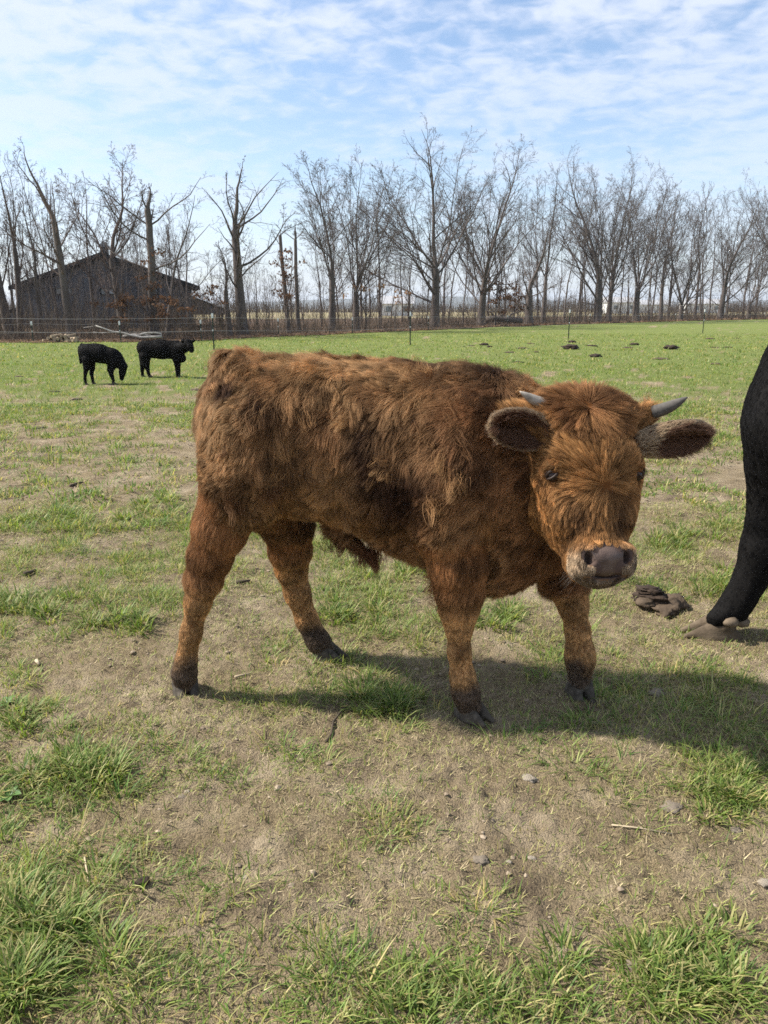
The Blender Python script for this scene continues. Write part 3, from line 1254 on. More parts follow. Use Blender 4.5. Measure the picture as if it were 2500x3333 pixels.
# leave out what faces the ground plane inside the hooves, the nose, the eyes and the mouth
hl = local_head(P)
grp = region(P)
keep = np.ones(len(P), bool)
for e in eye_pos:
    keep &= np.linalg.norm((hl - e) * np.array([1, 1.5, 1]) + np.array([0, .005, 0]), axis=1) > 0.0195
nd = np.min([sd(pr, P) for pr, kk, op in nose if op == '+'], 0)
keep &= ~((nd < 0.009) & (hl[:, 2] > -0.06))
cutd = np.min([sd(pr, P) for (pr, kk, op) in body if op == '-'], 0)
keep &= cutd > 0.002
keep &= P[:, 2] > 0.03
P, N, grp, hl = P[keep], N[keep], grp[keep], hl[keep]
n = len(P)
pass
up = np.array([0, 0, 1.0])
low = fbm(P * 5.0, 101, 2)
mid_ = fbm(P * 13.0, 111, 2)
var = fbm(P * 3.1, 121, 3)
hi_ = fbm(P * 30.0, 131, 2)
# flow
zt = P[:, 2]
flow = np.zeros((n, 3))
flow += -AX * 0.62
flow[:, 2] -= 0.75
topness = smooth(N[:, 2], 0.35, 0.95)
flow[:, 2] += 0.2 * topness
legm = (grp == 4) | (grp == 5)
flow[legm] = -AX * 0.12 - up
flow[grp == 7] = -up
neckm = grp == 2
flow[neckm] = -AX * 0.25 - up
T = tangent(flow, N)
# swirls: turn the flow about the normal
turn = np.where(legm, 0.30, 1.05) * low * 1.6 + np.where(legm, 0.25, 1.35) * mid_ + np.where(legm, .25, 0.7) * hi_
headm = (grp == 8) | (grp == 9)
# head: hair radiates from a whorl between the eyes and from a second one on the poll
w1 = np.array([0.012, -0.018, 0.02])
w2 = np.array([-0.005, 0.215, -0.045])
v1 = hl - w1
v2 = hl - w2
yb_ = hl[:, 1] + 0.030 * fbm(P * 22, 181, 2) - 1.05 * np.maximum(np.abs(hl[:, 0] - 0.01) - 0.045, 0)
split = smooth(yb_, 0.112, 0.150)
f1 = unit(v1 * np.array([1, 1, .6]))
dn = smooth(-v1[:, 1], 0.0, 0.05)[:, None]
f1 = f1 * (1 - dn) + dn * unit(np.stack([f1[:, 0] * .55, np.minimum(f1[:, 1], 0) - .9, -0.15 + 0 * f1[:, 2]], 1))
side = smooth(np.abs(hl[:, 0]), 0.085, 0.125)
chk = (side * smooth(0.07 - hl[:, 1], 0, .06))[:, None]
f1 = f1 * (1 - chk) + chk * unit(np.stack([0.12 * np.sign(hl[:, 0]), -1 + 0 * hl[:, 0], -.55 + 0 * hl[:, 0]], 1))
f2 = v2.copy()
fh = unit(f1) * (1 - split[:, None]) + unit(f2) * split[:, None]
fhw = fh @ HM.T
T[headm] = tangent(fhw[headm], N[headm])
turn = np.where(headm, 0.16 * low + 0.22 * mid_ + 0.10 * hi_, turn)
T = T * np.cos(turn)[:, None] + np.cross(N, T) * np.sin(turn)[:, None]
# length, lift, sag
L = 0.050 + 0.020 * var + 0.012 * topness
L = np.where(grp == 3, 0.046 + 0.015 * var, L)
L = np.where(grp == 6, 0.042 + 0.014 * var, L)
L = np.where(neckm, 0.055 + 0.02 * var, L)
lh = smooth(zt, 0.30, 0.50)
L = np.where(grp == 4, 0.010 + 0.030 * lh, L)
L = np.where(grp == 5, 0.011, L)
L = np.where(grp == 7, 0.05, L)
L = np.where(grp == 1, 0.045, L)
Lh = 0.052 + 0.014 * smooth(hl[:, 1], 0.10, 0.19) - 0.030 * side * (1 - smooth(hl[:, 1], 0.05, 0.12))
Lh = Lh * (1 - 0.45 * smooth(-hl[:, 1], 0.02, 0.13))
L = np.where(grp == 8, Lh, L)
L = np.where(grp == 9, 0.009, L)
mz = np.clip((hl[:, 1] + 0.14) / -0.03, 0, 1)
L = np.where(grp == 8, L * (1 - 0.30 * mz), L)
L = np.where(grp == 9, 0.011 + 0.014 * (1 - smooth(-hl[:, 1], .165, .20)), L)
for e in eye_pos:
    de = np.linalg.norm(hl - e, axis=1)
    L = np.where(headm, L * (0.26 + 0.30 * smooth((hl - e)[:, 1], 0, .02) + 0.74 * smooth(de, 0.025, 0.07)) / (1 + .3 * smooth((hl - e)[:, 1], 0, .02)), L)
L = np.maximum(L, 0.004) * (0.55 + 0.7 * rng.random(n)) * np.where(headm | legm, 1.0, 1 + 0.35 * mid_)
lift = 0.50 + 0.22 * low + 0.30 * topness * (0.6 + 0.8 * np.clip(mid_, -0.5, 1)) + 0.30 * np.clip(hi_, -0.6, 1)
lift = np.where(legm, 0.34, lift)
lift = np.where(grp == 9, 0.42, lift)
lift = np.where(grp == 8, 0.25 + 0.26 * split + 0.35 * smooth(hl[:, 1], .22, .28) * np.clip(mid_ + .2, 0, 1), lift) + 0.12 * rng.normal(0, 1, n)
lift = np.clip(lift, 0.08, 1.2)
droop = np.where(headm, 0.05, 0.28)
droop = np.where(legm, 0.03, droop)
bl = 0.5 + 0.5 * fbm(P * 9.0, 171, 2)
bend = rng.normal(0, 0.18, (n, 3)) * np.where(headm | legm, 0.45, 1.0)[:, None]
pts = grow(P, N, T, L, lift, droop, 7, bend)
cst = np.where(headm, 0.62, 0.12 + 0.50 * smooth(bl, 0.35, 0.75))
cst = np.where(legm, 0.30, cst)
cst = np.where(grp == 9, 0.0, cst) * (0.75 + 0.4 * rng.random(n))
pts, near = clump(pts, P, N, 18000, np.clip(cst, 0, 0.95), 3)
pts, near2 = clump(pts, P, N, 2600, np.clip(np.where(headm | legm, 0.10, 0.28 * smooth(bl, 0.3, 0.7)), 0, 1), 4)
# colour: red brown, tips and face tan, neck and belly darker, muddy pasterns
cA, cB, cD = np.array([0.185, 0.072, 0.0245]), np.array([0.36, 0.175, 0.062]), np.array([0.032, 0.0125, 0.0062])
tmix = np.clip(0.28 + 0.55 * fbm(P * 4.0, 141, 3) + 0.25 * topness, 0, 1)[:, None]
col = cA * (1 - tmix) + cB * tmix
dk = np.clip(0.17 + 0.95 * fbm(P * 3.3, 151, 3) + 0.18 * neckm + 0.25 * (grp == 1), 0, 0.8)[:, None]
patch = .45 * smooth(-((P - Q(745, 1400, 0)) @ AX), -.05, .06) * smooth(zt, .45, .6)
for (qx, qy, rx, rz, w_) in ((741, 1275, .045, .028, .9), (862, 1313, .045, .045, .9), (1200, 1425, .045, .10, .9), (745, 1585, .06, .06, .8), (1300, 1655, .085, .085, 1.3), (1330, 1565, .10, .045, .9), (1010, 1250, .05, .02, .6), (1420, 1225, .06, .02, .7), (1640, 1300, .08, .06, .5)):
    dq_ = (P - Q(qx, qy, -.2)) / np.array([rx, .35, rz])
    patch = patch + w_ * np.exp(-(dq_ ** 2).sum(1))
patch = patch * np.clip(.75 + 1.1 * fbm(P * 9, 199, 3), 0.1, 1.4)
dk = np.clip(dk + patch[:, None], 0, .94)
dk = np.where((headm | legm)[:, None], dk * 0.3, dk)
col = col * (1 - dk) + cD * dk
cH = np.array([0.32, 0.132, 0.040])
hm_ = (0.75 + 0.65 * fbm(P * 16, 161, 3))[:, None]
col = np.where((grp == 8)[:, None], cH * hm_, col)
dkface = (np.exp(-((np.abs(hl[:, 0]) - 0.055) / 0.030) ** 2) * smooth(-hl[:, 1], 0.0, 0.05) * (1 - smooth(-hl[:, 1], 0.11, 0.16)) * 0.65)[:, None]
col = np.where((grp == 8)[:, None], col * (1 - dkface) + cD * dkface, col)
tk = (smooth(split, 0, 1) * (0.50 + 0.50 * smooth(fbm(P * 18, 191, 2), -.3, .4)))[:, None] * 0.75
col = np.where((grp == 8)[:, None], col * (1 - tk) + np.array([0.11, 0.040, 0.015]) * tk, col)
lip = smooth(-hl[:, 1], .238, .262)[:, None]
lip2 = smooth(-hl[:, 1], .17, .215)[:, None]
mzc = (np.array([0.31, 0.138, 0.050]) * (1 - lip2) + np.array([0.36, 0.215, 0.110]) * lip2) * (1 - .72 * lip) + np.array([.05, .032, .022]) * .72 * lip
col = np.where((grp == 9)[:, None], mzc * hm_, col)
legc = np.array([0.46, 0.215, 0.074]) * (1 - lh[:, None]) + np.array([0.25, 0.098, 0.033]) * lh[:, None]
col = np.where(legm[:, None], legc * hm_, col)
mud = ((1 - smooth(zt + 0.045 * fbm(P * 20, 195, 2), 0.095, 0.185)) * legm)[:, None] * 0.9
col = col * (1 - mud) + np.array([0.060, 0.040, 0.027]) * mud
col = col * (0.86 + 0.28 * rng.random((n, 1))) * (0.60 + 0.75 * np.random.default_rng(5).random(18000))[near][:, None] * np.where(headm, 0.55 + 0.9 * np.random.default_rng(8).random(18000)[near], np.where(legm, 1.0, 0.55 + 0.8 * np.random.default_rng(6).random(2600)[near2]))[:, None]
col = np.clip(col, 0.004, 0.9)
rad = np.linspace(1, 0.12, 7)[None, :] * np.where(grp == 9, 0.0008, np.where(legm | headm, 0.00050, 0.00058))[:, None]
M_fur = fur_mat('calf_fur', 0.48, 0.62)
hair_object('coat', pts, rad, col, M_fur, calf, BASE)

# tuft under the belly and tail switch: longer locks
def locks(center, spread, nst, ln, dirv, curl, colr, seed):
    r = np.random.default_rng(seed)
    P = center + r.normal(0, 1, (nst, 3)) * np.array(spread)
    N = unit(r.normal(0, 1, (nst, 3)) * 0.35 + np.array(dirv))
    T = unit(np.array(dirv) + r.normal(0, 0.35, (nst, 3)))
    pts = grow(P, N, T, ln * (0.5 + 0.7 * r.random(nst)), np.full(nst, 0.2), 0.5, 7, r.normal(0, curl, (nst, 3)))
    pts, _ = clump(pts, P, N, max(6, nst // 60), 0.8, seed)
    return pts, np.clip(np.array(colr) * (0.6 + 0.8 * r.random((nst, 1))), 0, 0.9)


sets = [locks(Q(1200, 1795, 0), (.020, .015, .010), 420, 0.085, (0.15, 0, -1), 0.5, (0.11, 0.042, 0.018), 1),
        locks(Q(1140, 1765, 0), (.05, .02, .012), 260, 0.045, (0.1, 0, -1), 0.4, (0.09, 0.034, 0.015), 2),
        locks(Q(726, 1640, 0), (.012, .012, .06), 900, 0.14, (0.05, 0, -1), 0.3, (0.13, 0.05, 0.02), 3),
        locks(Q(775, 1205, 0), (.035, .040, .008), 1300, 0.055, (0.1, 0.0, 1), 0.20, (0.26, 0.115, 0.040), 4),
        locks(Q(800, 1200, 0), (.02, .03, .008), 900, 0.075, (0.2, 0.0, 1), 0.2, (0.30, 0.140, 0.050), 6),
        locks(Q(1430, 1890, -.15), (.02, .03, .05), 500, 0.035, (-1, 0, -0.5), 0.2, (0.17, 0.065, 0.024), 5)]
_g = np.random.default_rng(41)
for _i in range(46):
    f = _g.random()
    pxx = 800 + 930 * f
    pyy = np.interp(pxx, (800, 900, 1050, 1330, 1450, 1580, 1730), (1192, 1214, 1232, 1232, 1242, 1256, 1276)) + _g.uniform(-6, 30)
    tone = _g.random()
    sets.append(locks(Q(pxx, pyy, _g.uniform(-.10, .05)), (.016, .018, .008), 130, _g.uniform(.045, .085), (_g.uniform(-.8, .5), _g.uniform(-.5, .2), .8), 0.25, np.array((.13, .050, .017)) * (1 - tone) + np.array((.34, .16, .056)) * tone, 100 + _i))
for _i in range(30):
    pp = march(bF, np.array([0, 0, CAM_H]), ray(_g.uniform(730, 1500), _g.uniform(1290, 1660)))
    if pp is None:
        continue
    tone = _g.random()
    sets.append(locks(pp, (.014, .004, .014), 120, _g.uniform(.05, .085), (_g.uniform(-.9, .5), -.45, -.6), 0.3, np.array((.07, .027, .011)) * (1 - tone) + np.array((.28, .125, .042)) * tone, 200 + _i))
pts = np.concatenate([s_[0] for s_ in sets])
hair_object('long_locks', pts, np.linspace(1, 0.1, 7)[None, :] * np.full((len(pts), 1), 0.0008), np.concatenate([s_[1] for s_ in sets]), M_fur, calf, BASE)

# ear hair
ep, ec_ = [], []
for V, F_, r0, ax, od, wd, Ln, wide, c in ear_data:
    P, N = surf_sample(V, F_, 9000)
    al = (P - r0) @ ax / Ln
    kp = al > -0.30
    P, N, al = P[kp], N[kp], al[kp]
    inner = (N @ od) > 0.15
    rim = np.abs(((P - c) @ wd) / wide) ** 2 + (((P - c) @ ax) / (Ln * .54)) ** 2 > 0.80
    T = tangent(np.broadcast_to(ax, N.shape) + rng.normal(0, 0.25, N.shape) + np.where(inner[:, None], wd * 0.5 * np.sign((P - c) @ wd)[:, None], 0), N)
    L = np.where(inner, 0.036, 0.015) * (0.6 + 0.7 * rng.random(len(P)))
    L = np.where(rim, 0.020, L)
    pts = grow(P, N, T, L, np.where(inner, 0.55, 0.3) + 0.1 * rng.normal(0, 1, len(P)), 0.1, 7, rng.normal(0, 0.15, (len(P), 3)))
    pts, _ = clump(pts, P, N, 700, 0.45, 9)
    cl = np.where(inner[:, None], np.array([0.095, 0.043, 0.022]), np.array([0.19, 0.080, 0.030]))
    cl = np.where(rim[:, None], np.array([0.27, 0.16, 0.08]), cl) * (0.6 + 0.8 * rng.random((len(P), 1)))
    ep.append(pts)
    ec_.append(np.clip(cl, 0, 0.9))
ep = np.concatenate(ep)
hair_object('ear_hair', ep, np.linspace(1, 0.12, 7)[None, :] * np.full((len(ep), 1), 0.0006), np.concatenate(ec_), M_fur, calf, BASE)

# whiskers
wp = []
for i in range(46):
    sx = -1 if i % 2 else 1
    h0 = Hd(sx * (0.062 + 0.018 * rng.random()), -0.235 - 0.035 * rng.random(), -0.065 + 0.03 * rng.random())
    d0 = HM @ unit(np.array([sx * (0.9 + 0.3 * rng.random()), -0.55 + 0.3 * rng.normal(), 0.2]))
    ln = 0.03 + 0.035 * rng.random()
    wp.append([h0 + d0 * ln * s + np.array([0, 0, -0.012]) * s * s for s in np.linspace(0, 1, 7)])
wp = np.array(wp)
hair_object('whiskers', wp, np.linspace(1, 0.1, 7)[None, :] * np.full((len(wp), 1), 0.00022), np.tile(np.array([.12, .085, .055]), (len(wp), 1)), M_fur, calf, BASE)

# hooves: two claws and two dew claws
def claw_pair(scale=1.0, spread=0.0175):
    """x forward, z up, origin on the ground under the pastern"""
    pr = []
    for sy in (-1, 1):
        y = sy * spread
        pr.append((p_ell((-0.004, y, 0.004), (0.040, 0.0170, 0.034)), 0.003, '+'))
        pr.append((p_seg((-0.012, y, 0.032), (0.050, y * 0.92, 0.006), .0200, .0065, 0.85), 0.004, '+'))
    pr.append((p_seg((-0.020, 0, 0.042), (-0.004, 0, 0.040), .020, .020), 0.006, '+'))
    pr.append((p_ell((0.0, 0, -0.05), (0.2, 0.2, 0.05)), 0.002, '-'))
    V, F_, _ = skin(pr, 0.0028)
    return V * scale, F_


hoof_V, hoof_Q = claw_pair(1.32)
M_hoof = simple_mat('hoof', (0.040, 0.034, 0.028), (0.105, 0.090, 0.072), 45, 0.9, 0.12, 0.003, 120)
M_hoof_pale = simple_mat('pale_hoof', (0.045, 0.034, 0.024), (0.17, 0.13, 0.09), 22, 0.9, 0.1, 0.004, 110)
hoof_me = mesh_np('hoof', hoof_V, [hoof_Q], True)
dew = MB()
dew.tube([(0, 0, 0.008), (0.002, 0, 0), (-0.002, 0, -0.014), (-0.006, 0, -0.024)], [.006, .010, .009, .003], 8)
dew_me = dew.mesh('dew_claw', True)


def put_hoof(parent, base, pos, direction, scale=1.0, mat=None, me=None, pitch=0.0):
    o = link('hoof', me or hoof_me, mat, parent)
    o.location = Vector(pos) - Vector(base)
    a = math.atan2(direction[1], direction[0])
    o.rotation_euler = (0, pitch, a)
    o.scale = (scale, scale, scale)
    if mat is not None and len(o.data.materials) and o.data.materials[0] != mat:
        o.material_slots[0].link = 'OBJECT'
        o.material_slots[0].material = mat
    for sy in (-1, 1):
        d = link('dew_claw', dew_me, M_hoof, o)
        d.location = (-0.050, sy * 0.020, 0.072)
        if mat is not None and mat != M_hoof:
            d.material_slots[0].link = 'OBJECT'
            d.material_slots[0].material = mat
    return o


for px, py, s, dr, pitch in ((607, 2262, -.15, (0.42, -1.0), 0), (1068, 2126, .22, (1.0, -0.35), 0), (1537, 2330, -.15, (0.75, -0.8), 0), (1887, 2275, .058, (0.25, -1.0), 0.25)):
    q = Q(px, py, s)
    put_hoof(calf, BASE, (q[0], q[1], ground_z(q[0], q[1]) - 0.004), dr, 1.0, M_hoof, None, pitch)

# ------------------------------------------------------------------ black cattle
M_bhide = simple_mat('black_hide', (0.004, 0.0037, 0.0036), (0.009, 0.008, 0.0075), 8, 0.75, 0.08)
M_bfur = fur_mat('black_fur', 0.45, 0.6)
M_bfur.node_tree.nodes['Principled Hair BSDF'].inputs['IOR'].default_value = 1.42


def fur_simple(name, V, F_, n, length, rad, colour, parent, base, flow=(0, 0, -1), lift=0.35, seed=0, jitter=0.3):
    P, N = surf_sample(V, F_, n)
    kp = P[:, 2] > 0.05
    P, N = P[kp], N[kp]
    T = tangent(np.broadcast_to(np.array(flow, float), N.shape) + 0.5 * np.stack([fbm(P * 7, seed + j, 2) for j in range(3)], 1), N)
    L = length * (0.6 + 0.8 * rng.random(len(P))) * (0.6 + 0.6 * smooth(P[:, 2], 0.2, 0.6))
    pts = grow(P, N, T, L, np.full(len(P), lift) + rng.normal(0, 0.1, len(P)), 0.1, 5, rng.normal(0, jitter, (len(P), 3)))
    pts, _ = clump(pts, P, N, max(50, n // 25), 0.5, seed)
    col = np.clip(np.array(colour) * (0.6 + 0.8 * rng.random((len(P), 1))), 0.002, 0.9)
    return hair_object(name, pts, np.linspace(1, 0.15, 5)[None, :] * np.full((len(P), 1), rad), col, M_bfur, parent, base)


class Beast:
    def __init__(self, Y):
        self.Y, self.pr = Y, []

    def pt(self, c, s):
        return at_y(c[0] * .4822, 750 + c[1] * .4822, self.Y + s)

    def chain(self, pts, k=0.03, lat=1.0):
        """pts: (crop x, crop y, depth offset, radius in crop units)"""
        m = .4822 * self.Y / FPX * 1.0
        W = [(self.pt(p, p[2]), p[3] * m) for p in pts]
        for (a, ra), (b, rb) in zip(W[:-1], W[1:]):
            self.pr.append((p_seg(a, b, ra, rb, lat, (0, 1, 0)), k, '+'))

    def ell(self, c, s, r, k=0.02):
        m = .4822 * self.Y / FPX
        self.pr.append((p_ell(self.pt(c, s), tuple(x * m for x in r)), k, '+'))


def feet(parent, base, beast, pts, scale, direction):
    for c in pts:
        p = beast.pt(c, c[2])
        put_hoof(parent, base, (p[0], p[1], ground_z(p[0], p[1]) - 0.003), direction, scale, M_hoof)


def snap(b, y_px):
    return None


# grazing calf
Yg = ground_pt(290, 1250)[1]
g = Beast(Yg)
g.chain([(590, 832, 0, 55), (680, 832, 0, 57), (770, 862, 0, 50)], 0.05, 0.85)
g.chain([(575, 812, 0, 42), (640, 810, 0, 42)], 0.05, 0.8)
g.chain([(760, 850, 0, 52), (790, 880, 0, 44)], 0.05, 0.85)
g.chain([(590, 872, -.06, 36), (583, 930, -.07, 19), (577, 960, -.07, 12), (574, 1000, -.07, 9), (580, 1036, -.07, 10)], 0.02)
g.chain([(612, 872, .07, 34), (622, 930, .09, 18), (618, 965, .09, 12), (624, 1000, .09, 9), (630, 1030, .09, 10)], 0.02)
g.chain([(755, 885, .06, 30), (738, 940, .08, 14), (748, 975, .08, 10), (763, 1008, .08, 10)], 0.02)
g.chain([(775, 890, -.06, 28), (752, 950, -.08, 13), (758, 985, -.08, 10), (766, 1014, -.08, 10)], 0.02)
g.chain([(785, 868, 0, 40), (828, 915, 0, 30)], 0.04)
g.chain([(832, 918, 0, 27), (826, 960, 0, 21), (822, 1000, 0, 14)], 0.02, 1.1)
g.chain([(840, 908, -.05, 9), (852, 925, -.10, 8)], 0.01)
g.chain([(838, 906, .05, 9), (846, 918, .10, 8)], 0.01)
g.chain([(578, 782, 0, 12), (553, 772, 0, 10), (537, 790, 0, 9), (538, 840, 0, 8), (546, 892, 0, 9)], 0.012)
V, F_, _ = skin(g.pr, 0.012)
gb = np.array([at_y(620 * .4822, 1250, Yg)[0], Yg, 0.0])
gr = thing('calf', gb, 'black calf with its head lowered to graze in the field', 'calf', 'black calves in the field')
link('body', mesh_np('black_calf_body', V - gb, [F_], True), M_bhide, gr)
fur_simple('coat', V, F_, 16000, 0.013, 0.0014, (0.004, 0.0036, 0.0034), gr, gb, (-0.5, 0, -1), 0.35, 201)
feet(gr, gb, g, [(584, 1040, -.07), (634, 1036, .09), (768, 1016, .08), (770, 1020, -.08)], 0.62, (1, -0.15))

# calf looking at the camera
Ys = ground_pt(520, 1229)[1]
g = Beast(Ys)
g.chain([(985, 806, 0, 52), (1090, 806, 0, 56), (1185, 812, 0, 54)], 0.05, 0.85)
g.chain([(968, 790, 0, 40), (1080, 784, 0, 38), (1190, 784, 0, 38)], 0.05, 0.8)
g.chain([(1195, 830, -.02, 46), (1225, 862, -.05, 30)], 0.04)
g.chain([(980, 850, -.06, 38), (985, 900, -.07, 24), (996, 935, -.07, 13), (1003, 965, -.07, 10), (1014, 992, -.07, 10)], 0.02)
g.chain([(972, 850, .07, 34), (966, 905, .08, 20), (960, 940, .08, 12), (962, 970, .08, 9), (964, 992, .08, 10)], 0.02)
g.chain([(1188, 850, -.06, 32), (1194, 905, -.07, 16), (1196, 940, -.07, 12), (1200, 985, -.07, 10)], 0.02)
g.chain([(1200, 850, .07, 30), (1203, 905, .08, 15), (1206, 940, .08, 11), (1208, 978, .08, 10)], 0.02)
g.chain([(1195, 800, 0, 46), (1245, 785, -.10, 34), (1272, 768, -.18, 28)], 0.04)
g.chain([(1272, 762, -.20, 28), (1284, 785, -.26, 21), (1292, 808, -.28, 16)], 0.015)
g.chain([(1252, 752, -.20, 9), (1236, 745, -.19, 12), (1226, 742, -.18, 6)], 0.008)
g.chain([(1294, 750, -.20, 8), (1306, 745, -.20, 10), (1316, 742, -.19, 5)], 0.008)
g.chain([(962, 770, 0, 14), (945, 765, 0, 11), (943, 800, 0, 9), (950, 850, 0, 9), (955, 875, 0, 12)], 0.012)
V, F_, _ = skin(g.pr, 0.012)
sb = np.array([at_y(1090 * .4822, 1229, Ys)[0], Ys, 0.0])
st = thing('calf', sb, 'black calf standing side on with its head turned to the camera', 'calf', 'black calves in the field')
link('body', mesh_np('black_calf_body', V - sb, [F_], True), M_bhide, st)
fur_simple('coat', V, F_, 20000, 0.017, 0.0014, (0.0045, 0.0038, 0.0034), st, sb, (-0.5, 0, -1), 0.45, 221, 0.45)
feet(st, sb, g, [(1018, 995, -.07), (967, 996, .08), (1205, 990, -.07), (1212, 982, .08)], 0.66, (1, -0.1))

# grown black cow at the right: only a foreleg and the point of the shoulder stand inside the frame
cw = []
YC = 2.95


def K(px, py, s=0.0):
    return at_y(px, py, YC + s)


def cch(pts, k=0.04, lat=1.0):
    W = [(np.array(p[0]) if len(p) == 2 else K(p[0], p[1], p[2]), p[-1]) for p in pts]
    for (a, ra), (b, rb) in zip(W[:-1], W[1:]):
        cw.append((p_seg(a, b, ra, rb, lat, (0, 1, 0)), k, '+'))


cch([(2705, 1360, 0, .30), (2780, 1300, .15, .34)], 0.08)
cch([(K(2780, 1300, .15), .34), ((2.75, 3.75, 1.02), .40), ((3.45, 4.25, 1.04), .37)], 0.08)
cch([(2600, 1400, -.06, .185), (2680, 1180, .0, .20)], 0.08)
cch([(2470, 1812, .035, .05), (2470, 1850, .045, .04)], .03)
cch([(2590, 1400, -.05, .17), (2545, 1520, -.03, .120), (2520, 1610, -.02, .086), (2498, 1690, -.02, .070), (2482, 1780, -.02, .077), (2470, 1830, -.02, .068), (2446, 1880, -.02, .057), (2419, 1925, -.02, .054), (2394, 1968, -.02, .058)], 0.04)
cch([(2396, 1962, -.02, .056), (2380, 1990, -.02, .058), (2338, 2014, -.03, .044)], 0.025)
cch([((2.05, 3.35, .75), .16), ((2.02, 3.45, .5), .085), ((2.02, 3.5, .3), .06), ((2.02, 3.5, .08), .058)], 0.04)
for (hx_, hy_) in ((3.45, 3.95), (3.75, 4.45)):
    cch([((hx_, hy_, .85), .22), ((hx_ - .02, hy_, .6), .14), ((hx_ + .12, hy_ + .05, .45), .075), ((hx_ + .08, hy_ + .03, .25), .055), ((hx_ + .04, hy_, .07), .055)], 0.05)
cch([(K(2720, 1200, .05), .22), ((2.35, 2.75, 1.42), .17), ((2.55, 2.62, 1.55), .14)], 0.08)
cch([((2.58, 2.60, 1.55), .135), ((2.72, 2.42, 1.36), .085), ((2.76, 2.36, 1.28), .075)], 0.03)
for sgn in (-1, 1):
    cch([((2.56 + .08 * sgn, 2.60 + .07 * sgn, 1.60), .04), ((2.56 + .24 * sgn, 2.62 + .18 * sgn, 1.56), .03)], 0.02)
cch([((3.75, 4.5, 1.25), .05), ((3.86, 4.6, 1.0), .03), ((3.88, 4.62, .5), .028)], 0.03)
V, F_, _ = skin(cw, 0.016)
_n = np.zeros_like(V)
_f = np.cross(V[F_[:, 2]] - V[F_[:, 0]], V[F_[:, 3]] - V[F_[:, 1]])
for _j in range(4):
    np.add.at(_n, F_[:, _j], _f)
_n = unit(_n)
V = V + _n * (0.010 * fbm(V * np.array([13, 13, 4.5]), 261, 2) + 0.004 * fbm(V * np.array([40, 40, 16]), 265, 2))[:, None]      # tendons, folds and muscle under the skin
cb = np.array([2.0, 3.2, 0.0])
cow = thing('cow', cb, 'black cow stepping in at the right edge with a muddy pale hoof', 'cow')
link('body', mesh_np('cow_body', V - cb, [F_], True), M_bhide, cow)
sel = V[F_[:, 0]][:, 0] < 2.2
fur_simple('coat', V, F_[sel], 170000, 0.010, 0.0006, (0.0045, 0.0037, 0.0033), cow, cb, (0.1, 0, -1), 0.26, 241, 0.12)
q = ground_pt(2322, 2064)
put_hoof(cow, cb, (q[0], q[1], ground_z(q[0], q[1]) - 0.004), (-1.0, 0.10), 1.72, M_hoof_pale)
cow.children[-1].scale = (1.72, 1.45, 1.5)
for dxp, s_ in ((2388, -.095), (2425, -.055)):
    d_ = link('dew_claw', dew_me, M_hoof, cow)
    d_.location = Vector(K(dxp, 2022, s_)) - Vector(cb)
    d_.scale = (2.2, 2.2, 1.7)
    d_.rotation_euler = (0, 1.1, .2)
    d_.material_slots[0].link = 'OBJECT'
    d_.material_slots[0].material = M_hoof_pale
for (hx_, hy_) in ((2.02, 3.5), (3.49, 3.95), (3.79, 4.45)):
    put_hoof(cow, cb, (hx_, hy_, 0), (-0.8, -0.5), 1.5, M_hoof_pale)

# ------------------------------------------------------------------ woods: bare trees
EDGE = [(-400, 29), (0, 31.5), (640, 33), (1000, 39), (1410, 50), (1900, 70), (2500, 104), (3000, 140)]


def edge_depth(px):
    xs_ = [e[0] for e in EDGE]
    return float(np.interp(px, xs_, [e[1] for e in EDGE]))


def hsv(c, f):
    return tuple(x * f for x in c)


k = NT('bark')
bc = k.ramp(k.noise(3.0, 6, 0.65, stretch=(1, 1, 0.25)), [(0.25, (0.065, 0.053, 0.046)), (0.55, (0.12, 0.10, 0.09)), (0.8, (0.21, 0.19, 0.17))])
M_bark = k.done(k.principled(bc, 0.9, 0.1, k.noise(14, 5, 0.7, stretch=(1, 1, 0.2)), 0.03, 0.9))
M_twig = simple_mat('twigs', (0.080, 0.066, 0.060), (0.145, 0.120, 0.108), 2, 0.85, 0.15)
M_twig_warm = simple_mat('warm_twigs', (0.090, 0.066, 0.056), (0.16, 0.120, 0.100), 2, 0.85, 0.15)
M_dead = simple_mat('dead_wood', (0.20, 0.18, 0.155), (0.46, 0.43, 0.39), 4, 0.85, 0.15, 0.01, 20, (1, 1, 1))


